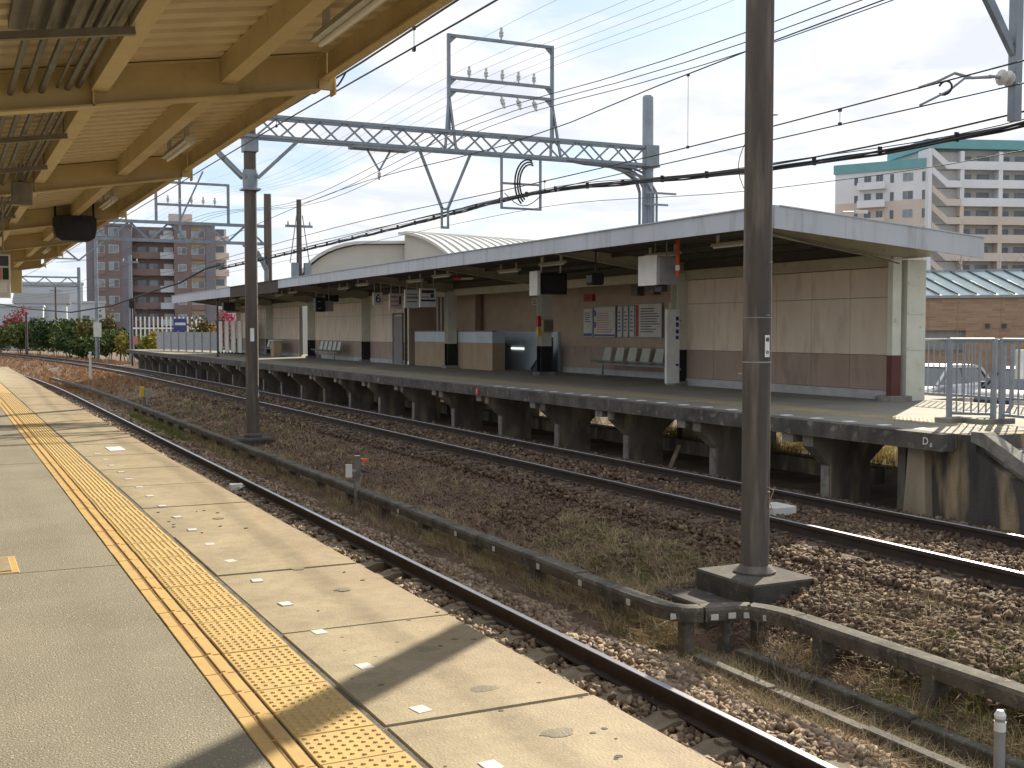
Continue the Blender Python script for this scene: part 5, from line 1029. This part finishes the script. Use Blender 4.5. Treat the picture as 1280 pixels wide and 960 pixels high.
bush('autumn_bush', 'brown orange shrub next to the bright pink shrub', 15.6, 79.5, -.9, 1.2, 3.6, 'leafO', 800, .13, 37)
bush('weed_bush', 'leafy green weed growing behind the far platform piers', 16.2, 20.6, -.95, .55, 1.15, 'leafY', 700, .05, 38)
bush('weed_bush', 'green shrub in the car park verge seen beneath the platform', 17.5, 24.5, -.95, 1.0, 1.3, 'leafA', 800, .06, 39)
bush('white_flower_bush', 'pale orange flowering bush by the pole with a box', 12.2, 100.5, -.5, .9, 4.3, 'leafO', 500, .13, 40)
def bare_tree(label, x, y, z, h, seed):
    t = thing('bare_tree', label, 'tree', (x, y, z)); rr = random.Random(seed); b = MB()
    b.tube([(x, y, z-.1), (x+.1, y, z+h*.45)], .12, 6, .07); b.build('trunk', M['bark'], t); c = MB()
    for i in range(26):
        a0 = rr.uniform(.25, .5)*h; an = rr.uniform(0, 6.28); L_ = rr.uniform(.25, .5)*h; e = (x+.1+math.cos(an)*L_*.55, y+math.sin(an)*L_*.55, z+a0+L_)
        c.tube([(x+.05, y, z+a0), ((x+e[0])/2+rr.uniform(-.1, .1), (y+e[1])/2, (z+a0+e[2])/2), e], .035, 4, .008)
        for j in range(3): c.tube([e, (e[0]+rr.uniform(-.7, .7), e[1]+rr.uniform(-.7, .7), e[2]+rr.uniform(.1, .8))], .012, 3, .004)
    c.build('crown', M['bark'], t)
bare_tree('bare brown tree in front of the brown apartment block', 20.5, 140, -.9, 6.5, 3)
bare_tree('bare reddish tree before the pale apartment tower', 46, 40.5, -.95, 6.2, 4)

# ================================================================ buildings
def local_thing(name, label, cat, o, ang): return thing(name, label, cat, o, None, ang)
def lb(mb, name, m, parent): return mb.build(name, M[m], parent, local=True)
def window(parent, x0, x1, y, z0, z1, m='curtain', fm='offwhite'):
    w = lb(MB().box(x0-.06, x1+.06, y-.05, y-.001, z0-.06, z1+.06), 'window', fm, parent)
    xm = (x0+x1)/2
    for a_, b_, k in ((x0, xm-.02, m), (xm+.02, x1, 'glass' if rnd.random() < .5 else m)): lb(MB().box(a_, b_, y-.07, y-.0505, z0, z1), 'pane', k, w)
# brown apartment block, local x along its front, y away from the tracks
ap = local_thing('apartment_block', 'seven storey brown and grey tiled apartment block with balconies', 'building', (22.1, 208.8, -1), math.atan2(-3.7, 22.9))
F = 2.9; NF = 7; HH = 20.9
lb(MB().box(0, 7.4, 0, 12, 0, HH-.6), 'wing_wall', 'apt_grey', ap); lb(MB().box(1.1, 5.6, -.12, -.002, .6, HH-1), 'tile_band', 'apt_brown', ap)
lb(MB().box(7.4, 14.3, 3.0, 12, 0, HH-.4), 'centre_wall', 'apt_brown', ap); lb(MB().box(14.3, 21.2, .4, 12, 0, HH), 'wing_wall', 'apt_brown', ap); lb(MB().box(21.2, 23.2, 1.5, 12, 0, HH-.6), 'side_wall', 'apt_beige', ap)
lb(MB().box(19.6, 21.19, .3, .398, 0, HH), 'tile_band', 'apt_grey', ap); lb(MB().box(-.2, 7.5, -.2, 12.2, HH-.6, HH-.2), 'roof_edge', 'apt_grey', ap); lb(MB().box(14.1, 21.4, .2, 12.2, HH, HH+.35), 'roof_edge', 'apt_brown', ap)
lb(MB().box(13.5, 17.5, 3, 8, HH+.35, HH+2.0), 'roof_house', 'apt_beige', ap)
for k in range(NF):
    z = k*F+.9
    window(ap, 1.4, 2.9, -.12, z+.3, z+1.5); window(ap, 3.7, 5.2, -.12, z+.3, z+1.6)
    lb(MB().box(1.3, 3.0, -.2, -.121, z-.45, z+.1), 'pink_panel', 'apt_pink', ap)
    lb(MB().box(7.42, 12.2, 1.6, 1.75, z-.5, z+.65), 'balcony_parapet', 'apt_brown', ap); lb(MB().box(7.42, 12.2, 1.75, 2.99, z-.5, z-.35), 'balcony_floor', 'apt_tan', ap)
    window(ap, 8.2, 9.6, 2.99, z-.2, z+1.6, 'glass', 'apt_grey'); window(ap, 10.2, 11.6, 2.99, z-.2, z+1.6, 'curtain', 'apt_grey')
    bw = lb(MB().box(12.0, 14.29, .9, 2.2, z-.5, z-.3), 'balcony_floor', 'apt_white', ap); lb(MB().box(12.0, 14.29, .82, .9, z-.5, z+.6), 'balcony_railing', 'house', bw)
    lb(MB().box(12.6, 14.2, 2.5, 2.99, z-.3, z+1.6), 'balcony_back', 'shade_int', bw)
    window(ap, 15.0, 16.3, .4, z+.3, z+1.4); lb(MB().box(17.2, 19.5, .28, .398, z+1.45, z+2.0), 'lintel', 'apt_tan', ap); window(ap, 17.3, 19.4, .4, z+.3, z+1.4)
    lb(MB().box(17.2, 19.5, .26, .398, z-.6, z+.15), 'pink_panel', 'apt_pink', ap)
    lb(MB().box(21.25, 23.6, .8, 1.49, z-.5, z+.7), 'side_balcony', 'apt_beige', ap); lb(MB().box(21.4, 22.8, 1.44, 1.499, z+.8, z+1.9), 'side_window', 'glass', ap)
# pale apartment tower: main front faces the camera side, left block set lower
tw_ = local_thing('apartment_tower', 'pale white and beige apartment tower with teal roof trim', 'building', (143.4, 139.5, -1), math.atan2(-.334, .943))
HT = 33.3; FT_ = 2.95
lb(MB().box(0, 42, 1.6, 14, 0, HT-1.5), 'main_wall', 'shade_int', tw_); lb(MB().box(-.6, 42.6, -.3, 14.5, HT-1.5, HT), 'roof_trim', 'teal', tw_)
NT = 10
for k in range(NT+1):
    z = HT-1.5-FT_*(k+1)+.0; m_ = 'apt_white' if k < 3 else 'apt_beige'
    p_ = lb(MB().box(5.2, 42, -.15, .05, z-.35, z+1.0), 'balcony_parapet', m_, tw_); lb(MB().box(5.2, 42, .05, 1.59, z-.3, z-.05), 'balcony_floor', m_, p_)
    for i in range(6):
        x = 5.2+i*6.6
        lb(MB().box(x, x+.7, -.1, 1.59, z+1.0, z+FT_-.36), 'pillar', m_, tw_)
        lb(MB().box(x+1.2, x+2.7, 1.52, 1.598, z+.75, z+2.0), 'window', 'distant_glass', tw_); lb(MB().box(x+3.7, x+5.8, 1.52, 1.598, z+.3, z+2.1), 'window', 'distant_glass', tw_)
    m2 = 'apt_white' if k < 2 else 'apt_beige'
    lb(MB().prism([(.2, z+.4+FT_*.5), (2.7, z-.35), (5.19, z-.35), (5.19, z+.75), (2.9, z+.75), (.2, z+1.5+FT_*.5)], 'y', -.6, -.4), 'stair_parapet', m2, tw_)
    lb(MB().box(.0, 5.19, 1.0, 1.59, z-.3, z+FT_-.4), 'stair_back', 'shade_int', tw_)
lb(MB().box(-.5, .1, -.7, 3, 0, HT-1.6), 'corner_wall', 'apt_white', tw_)
ang2 = math.atan2(153.3-139.5, 136.1-143.4)+math.pi
tl = local_thing('apartment_wing', 'lower pale wing of the apartment tower with teal roof edge and square windows', 'building', (136.1, 153.3, -1), ang2)
HL = 30.3; LL = 15.4
lb(MB().box(0, LL, 0, 12, 23.8, HL-1.5), 'upper_wall', 'apt_white', tl); lb(MB().box(0, LL, 0, 12, 0, 23.8), 'lower_wall', 'apt_beige', tl); lb(MB().box(-.2, LL+.2, -.3, 12.2, HL-1.5, HL), 'roof_trim', 'teal', tl)
for k in range(NT):
    z = HL-1.5-FT_*(k+1)+.2; m_ = 'apt_white' if k < 2 else 'apt_beige'
    window(tl, LL-4.0, LL-2.4, 0, z+.8, z+2.1, 'curtain', 'offwhite'); window(tl, LL-.9, LL-.2, 0, z+.6, z+2.1, 'glass', 'offwhite')
    lb(MB().box(4.2, 8.8, -1.3, -1.15, z-.3, z+.9), 'balcony_parapet', m_, tl); lb(MB().box(4.2, 8.8, -1.149, -.001, z-.3, z-.1), 'balcony_floor', m_, tl)
    window(tl, 5.0, 6.1, 0, z+.2, z+2.1, 'glass', 'offwhite'); window(tl, 7.0, 8.1, 0, z+.2, z+2.1, 'glass', 'offwhite'); lb(MB().box(9.3, 9.9, -.05, -.001, z+.7, z+2.1), 'window', 'glass', tl); lb(MB().box(3.3, 3.9, -.05, -.001, z+.7, z+1.9), 'window', 'glass', tl)
# brick building with glass lean-to roof
aB = math.radians(47.6); c = Vector((math.sin(aB)*45, math.cos(aB)*45, 0)); rt = Vector((math.cos(aB), -math.sin(aB), 0)); o0 = c-rt*7
bk = local_thing('brick_building', 'low brown brick building with sloping frosted glass roof beyond the cars', 'building', (o0.x, o0.y, -.95), -aB)
WZ = 3.62
def wallseg(x0, x1, z0, z1): lb(MB().box(x0, x1, 0, .3, z0, z1), 'brick_wall', 'brick', bk)
wallseg(0, 5.0, 0, WZ); wallseg(5.0, 6.9, 0, 1.75); wallseg(5.0, 6.9, 2.45, WZ); wallseg(6.9, 9.2, 0, WZ); wallseg(9.2, 10.55, 0, 1.9); wallseg(9.2, 10.55, 2.45, WZ); wallseg(10.55, 19, 0, WZ)
for a_, b_, z0 in ((5.0, 6.9, 1.75), (9.2, 10.55, 1.9)): lb(MB().box(a_, b_, .2, .28, z0, 2.45), 'louvre', 'grey', bk); lb(MB().box(a_, b_, -.04, .19, z0-.05, z0), 'sill', 'concrete', bk)
for x in (5.6, 6.6, 8.05, 11.2): lb(MB().box(x, x+.03, -.012, -.001, .1, WZ-.1), 'wall_joint', 'apt_tan', bk)
for x in (7.55, 8.1): lb(MB().box(x, x+.14, -.1, -.001, 2.55, 2.69), 'wall_vent', 'ink', bk)
lb(MB().box(-.1, 19, -.1, .4, WZ, WZ+.1), 'eaves_flashing', 'galv', bk)
x = -2.0
while x < 9.9:
    lb(MB().add([(x+1.055, .0, WZ+.1), (x+1.675, .0, WZ+.1), (x+.075, 2.2, WZ+1.05), (x-.545, 2.2, WZ+1.05), (x+1.055, .02, WZ+.06), (x+1.675, .02, WZ+.06), (x+.075, 2.22, WZ+1.01), (x-.545, 2.22, WZ+1.01)], [(0,1,2,3),(7,6,5,4),(0,4,5,1),(1,5,6,2),(2,6,7,3),(3,7,4,0)]), 'glass_pane', 'frosted', bk)
    lb(MB().bar((x+1.05, -.02, WZ+.13), (x-.55, 2.2, WZ+1.08), .05, .05), 'glazing_bar', 'bar_matte', bk); x += .63
lb(MB().box(-3, 9.6, 2.15, 2.4, WZ+.98, WZ+1.12), 'ridge', 'galv', bk)
lb(MB().box(0, 19, .3, 8, 0, WZ-.05), 'rear_mass', 'apt_tan', bk)
lb(MB().box(9.7, 19, 1.0, 1.2, WZ, WZ+1.2), 'gable_wall', 'roofdark', bk)
lb(MB().tube([(9.2, 2.0, WZ+1.15), (10.2, 1.9, WZ+1.22), (11.2, 1.8, WZ+1.05), (12.0, 1.7, WZ+.6)], .09, 6), 'curved_gutter', 'galv', bk)
# arched halls
h1 = local_thing('arched_hall', 'cream hall with one curved shoulder rising behind the shelter roof', 'building', (26.4, 86.0, -1), math.radians(-20))
arcp = [(-2.4+5.6*(1-math.cos(math.pi/2*t)), 4.6+4.45*math.sin(math.pi/2*t)) for t in np.linspace(0, 1, 12)]
lb(MB().prism([(-2.4, 0)]+arcp+[(8.6, 9.1), (8.6, 0)], 'y', 0, 14), 'wall', 'hall', h1)
lb(MB().prism([(p[0]-.12, p[1]+.05) for p in arcp]+[(8.9, 9.16), (8.9, 9.36)]+[(p[0]-.2, p[1]+.26) for p in reversed(arcp)], 'y', -.5, 14.3), 'roof', 'hallroof', h1)
lb(MB().box(1.0, 3.4, -1.2, -.002, 0, 7.0), 'annex', 'house', h1); lb(MB().box(6.3, 8.4, -.9, -.002, 0, 8.1), 'louvre_box', 'grey', h1)
h2 = local_thing('vaulted_hall', 'white hall with curved ribbed metal roof behind the shelter', 'building', (33.6, 77.0, -1), math.radians(15))
prof = [(7.4*t-.6, 7.0+2.75*math.sin(math.pi/2*t)**.85) for t in np.linspace(0, 1, 14)]
lb(MB().prism([(0, 0)]+[(p[0] if p[0] > 0 else 0, p[1]-.02) for p in prof]+[(prof[-1][0], 0)], 'x', 0, 30), 'wall', 'hall', h2)
lb(MB().loft([[(x, p[0], p[1]) for p in prof]+[(x, p[0], p[1]+.22) for p in reversed(prof)] for x in (-.6, 30.4)]), 'roof', 'hallroof', h2)
rm = MB().loft([[(xx, p[0], p[1]+.2) for p in prof]+[(xx, p[0], p[1]+.31) for p in reversed(prof)] for xx in (-.05, .05)]).mesh('roof_seam', M['hallroof'])
for i in range(34): s_ = bpy.data.objects.new('roof_seam', rm); COL.objects.link(s_); s_.parent = h2; s_.location = (i*.9, 0, 0); WLOC[s_.name] = np.zeros(3)
# low white houses at the left
def house(label, o, ang, w, d, h, roof, wins):
    t = local_thing('white_house', label, 'building', o, ang); lb(MB().box(0, w, 0, d, 0, h), 'wall', 'house', t)
    if roof == 'flat': lb(MB().box(-.15, w+.15, -.15, d+.15, h, h+.25), 'roof', 'house', t)
    else: lb(MB().prism([(-.4, h), (d+.4, h), (d*.5, h+1.5)], 'x', -.4, w+.4), 'roof', 'roofdark', t)
    for (x0, x1, z0, z1) in wins: window(t, x0, x1, 0, z0, z1, 'glass', 'house')
house('long low white house beyond the hedge', (-2, 166, -1), math.radians(-6), 14, 8, 5.6, 'flat', [(5, 6.2, 3.2, 4.0), (9.5, 11.2, 3.2, 3.9), (12.4, 13.0, 3.2, 4.2)])
house('white house with dark pitched roof beyond the hedge', (9, 172, -1), math.radians(-6), 6.5, 8, 6.2, 'pitched', [(1.5, 2.4, 3.6, 4.4)])
house('small white house end beside the brown apartments', (15.0, 158, -1), math.radians(-6), 3.9, 6, 6.0, 'flat', [(1.2, 2.0, 3.4, 4.4)])
house('pale flat roofed house further back on the left', (10.5, 190, -1), math.radians(-6), 9, 6, 9.6, 'flat', [(2, 3, 6.5, 7.5), (5, 6, 6.5, 7.5)])
for i, (x, y, w, h) in enumerate(((-40, 330, 50, 9), (60, 330, 40, 8), (95, 300, 60, 8), (180, 240, 60, 9), (-20, 420, 120, 11))): house(['distant pale house row beyond the left curve', 'distant pale house beside the brown apartments', 'distant low pale house behind the halls', 'distant pale house behind the brick building', 'farthest pale house row on the skyline'][i], (x, y, -1), 0, w, 8, h, 'flat', [])
# palisade and small signs by the platform end
pf = thing('white_palisade', 'white vertical bar palisade before the brown apartments', 'fence', (14, 92, -.9))
for i in range(17): MB().box(12.9+i*.32, 13.0+i*.32, 92, 92.1, -.95, 2.55).build('bar', M['white'], pf)
MB().box(12.9, 18.2, 92.1, 92.16, 1.6, 1.72).box(12.9, 18.2, 92.1, 92.16, .4, .52).build('rail', M['white'], pf)
bs = thing('blue_sign', 'small blue sign board on the white palisade', 'sign', (16.3, 91.9, 1.2)); MB().box(16.0, 17.0, 91.85, 91.95, 1.3, 2.4).build('board', M['navy'], bs); MB().box(16.1, 16.9, 91.84, 91.85, 1.9, 2.1).build('print', M['offwhite'], bs)
ys2 = thing('yellow_hoarding', 'low yellow brown hoarding behind the pink shrub', 'hoarding', (18, 90, -.9)); MB().box(17.6, 21.6, 90, 90.15, -.95, 1.9).build('board', M['yellow'], ys2); MB().box(17.6, 21.6, 89.95, 90.2, 1.9, 2.0).build('cap', M['offwhite'], ys2)
gb = thing('pink_notice', 'small pale pink notice board on the fence beyond the platform tip', 'sign', (12.2, 86, .2)); MB().box(12.0, 12.5, 86, 86.05, .5, 1.1).build('board', M['pinkink'], gb); MB().box(12.2, 12.28, 86.05, 86.1, -.9, 1.1).build('post', M['galv'], gb)
# street and signal poles on the left
def upole(label, x, y, z, h, r, m, arms=(), box=None):
    t = thing('utility_pole', label, 'pole', (x, y, z)); MB().lathe((x, y, z-.2), [(r, 0), (r*.75, h)], 10).build('shaft', M[m], t)
    for zz, w in arms:
        MB().box(x-w/2, x+w/2, y-.05, y+.05, z+zz, z+zz+.12).build('crossarm', M['steel'], t)
        for s in (-.4, 0, .4): MB().lathe((x+w*s, y, z+zz+.12), [(.04, 0), (.06, .08), (.03, .2)], 6).build('insulator', M['ceramic'], t)
    if box: MB().box(x-.28, x+.28, y-.35, y-.16, z+box, z+box+1.1).build('cabinet', M['offwhite'], t)
upole('slim pole at the left by the dark hedge', 6.6, 110, -.9, 4.2, .13, 'pole')
upole('street lamp pole carrying a pale cabinet in the hedge', 10.7, 94.4, -.9, 9.6, .16, 'steelpole', (), 1.9)
MB_l = [o for o in bpy.data.objects if o.name.startswith('utility_pole')][-1]
MB().tube([(10.7, 94.4, 8.5), (10.6, 94.2, 8.75), (10.2, 93.9, 8.8)], .06, 6).build('lamp_arm', M['steelpole'], MB_l)
upole('pale pole with crossarm insulators before the brown apartments', 12.6, 90.0, -.9, 8.2, .15, 'steelpole', ((7.4, 1.2),))
upole('concrete pole with transformer frame behind the shelter roof', 16.3, 57.7, -.9, 9.2, .17, 'pole', ((7.6, 1.4), (4.6, .9)))
tb2 = thing('pole_transformer', 'grey lattice transformer rack on the pole behind the shelter', 'transformer', (16.3, 57.5, 3.6))
for dx in (-.32, .32): MB().box(16.3+dx-.16, 16.3+dx+.16, 57.2, 57.5, 3.75, 4.9).build('unit', M['steel'], tb2)
MB().box(15.8, 16.8, 57.15, 57.55, 3.65, 3.74).build('shelf', M['steel'], tb2)
for s in (-1, 1): MB().bar((16.3+s*.15, 57.6, 7.3), (16.3+s*.5, 57.6, 4.9), .04).build('stay', M['steel'], tb2)
upole('thin distant pole left of the brown apartments', 11.5, 140, -.9, 7.5, .13, 'pole', ((6.8, 1.2),))
sgp = thing('track_signal', 'dark track signal on a slim post beside the platform tip', 'signal', (11.6, 82.5, -.9)); MB().tube([(11.6, 82.5, -1), (11.6, 82.5, 3.3)], .06, 8).build('post', M['ink'], sgp); MB().bbox(11.42, 11.78, 82.3, 82.5, 3.0, 3.6, .02).build('head', M['black'], sgp)
for z in (3.15, 3.4): MB().lathe((11.6, 82.28, z), [(.07, -.02), (.07, .03)], 10).build('lens', M['screen'], sgp)

# ================================================================ parked cars
def car(label, x, y, rz, m):
    t = thing('parked_car', label, 'car', (x, y, -.94), 'cars parked behind the platform', rz); W_ = .84
    low = [(-2.1, .30), (-2.15, .55), (-2.1, .82), (-1.95, .95), (-1.0, 1.0), (1.0, .98), (1.9, .86), (2.12, .72), (2.15, .45), (2.08, .28)]
    secs = []
    for w in (-W_, -W_+.06, W_-.06, W_):
        e = .06 if abs(w) == W_ else 0; secs.append([(p[0]*(1-e*.5), w, p[1]-(e if p[1] > .6 else -e*.5)) for p in low])
    body = MB().loft(secs); lb2 = body.build('body', M[m], t, local=True, smooth=True)
    top = [(-1.85, .96), (-1.35, 1.42), (-1.1, 1.48), (.1, 1.49), (.35, 1.44), (1.12, .97)]
    MB().loft([[(p[0], w*(.93 if p[1] < 1.2 else .78), p[1]) for p in top] for w in (-W_*.97, W_*.97)]).build('cabin_glass', M['glass'], t, local=True)
    MB().loft([[(p[0], w, p[1]) for p in ((-1.4, 1.43), (-1.1, 1.495), (.1, 1.505), (.38, 1.45), (.30, 1.42), (-1.3, 1.40))] for w in (-.68, -.6, .6, .68)]).build('roof', M[m], t, local=True)
    for s in (-1, 1):
        for xa, za, xb, zb_ in ((-1.86, .96, -1.36, 1.44), (1.13, .97, .33, 1.46), (-.45, .97, -.42, 1.47)): MB().bar((xa, s*.765, za), (xb, s*.655, zb_), .07).build('pillar', M[m], t, local=True)
        for xw in (-1.35, 1.32):
            w_ = MB().loft([[(xw+r*math.cos(6.283*k/18), s*(.70+yy), .31+r*math.sin(6.283*k/18)) for k in range(18)] for yy, r in ((0, .29), (.02, .31), (.13, .31), (.15, .29))]).build('wheel', M['rubber'], t, local=True)
            MB().loft([[(xw+r*math.cos(6.283*k/12), s*(.851+yy), .31+r*math.sin(6.283*k/12)) for k in range(12)] for yy, r in ((0, .20), (.012, .18))]).build('rim', M['galv'], w_, local=True)
        MB().loft([[(xx, s*yy, zz) for yy, zz in ((.5, .62), (.78, .62), (.76, .76), (.5, .76))] for xx in (2.08, 2.145)]).build('headlight', M['ceramic'], t, local=True)
        MB().bbox(.75, .95, s*.92-.07, s*.92+.07, .98, 1.12, .02).build('mirror', M[m], t, local=True)
    MB().box(2.13, 2.165, -.45, .45, .5, .62).build('grille', M['black'], t, local=True); MB().box(2.15, 2.17, -.2, .2, .36, .47).build('licence_plate', M['white'], t, local=True)
car('silver parked car nearest the white end column', 24.6, 23.7, math.radians(195), 'car1')
car('dark parked car between two paler cars', 25.2, 20.9, math.radians(195), 'car2')
car('white parked car behind the stair railing', 24.6, 18.0, math.radians(195), 'car3')
ws = thing('white_notice', 'white notice panel standing behind the stair railing', 'sign', (19.5, 16.5, -.95)); MB().box(19.8, 20.6, 16.8, 16.86, .5, 1.1).build('panel', M['white'], ws); MB().box(20.15, 20.25, 16.86, 16.92, -.97, 1.1).build('post', M['galv'], ws)
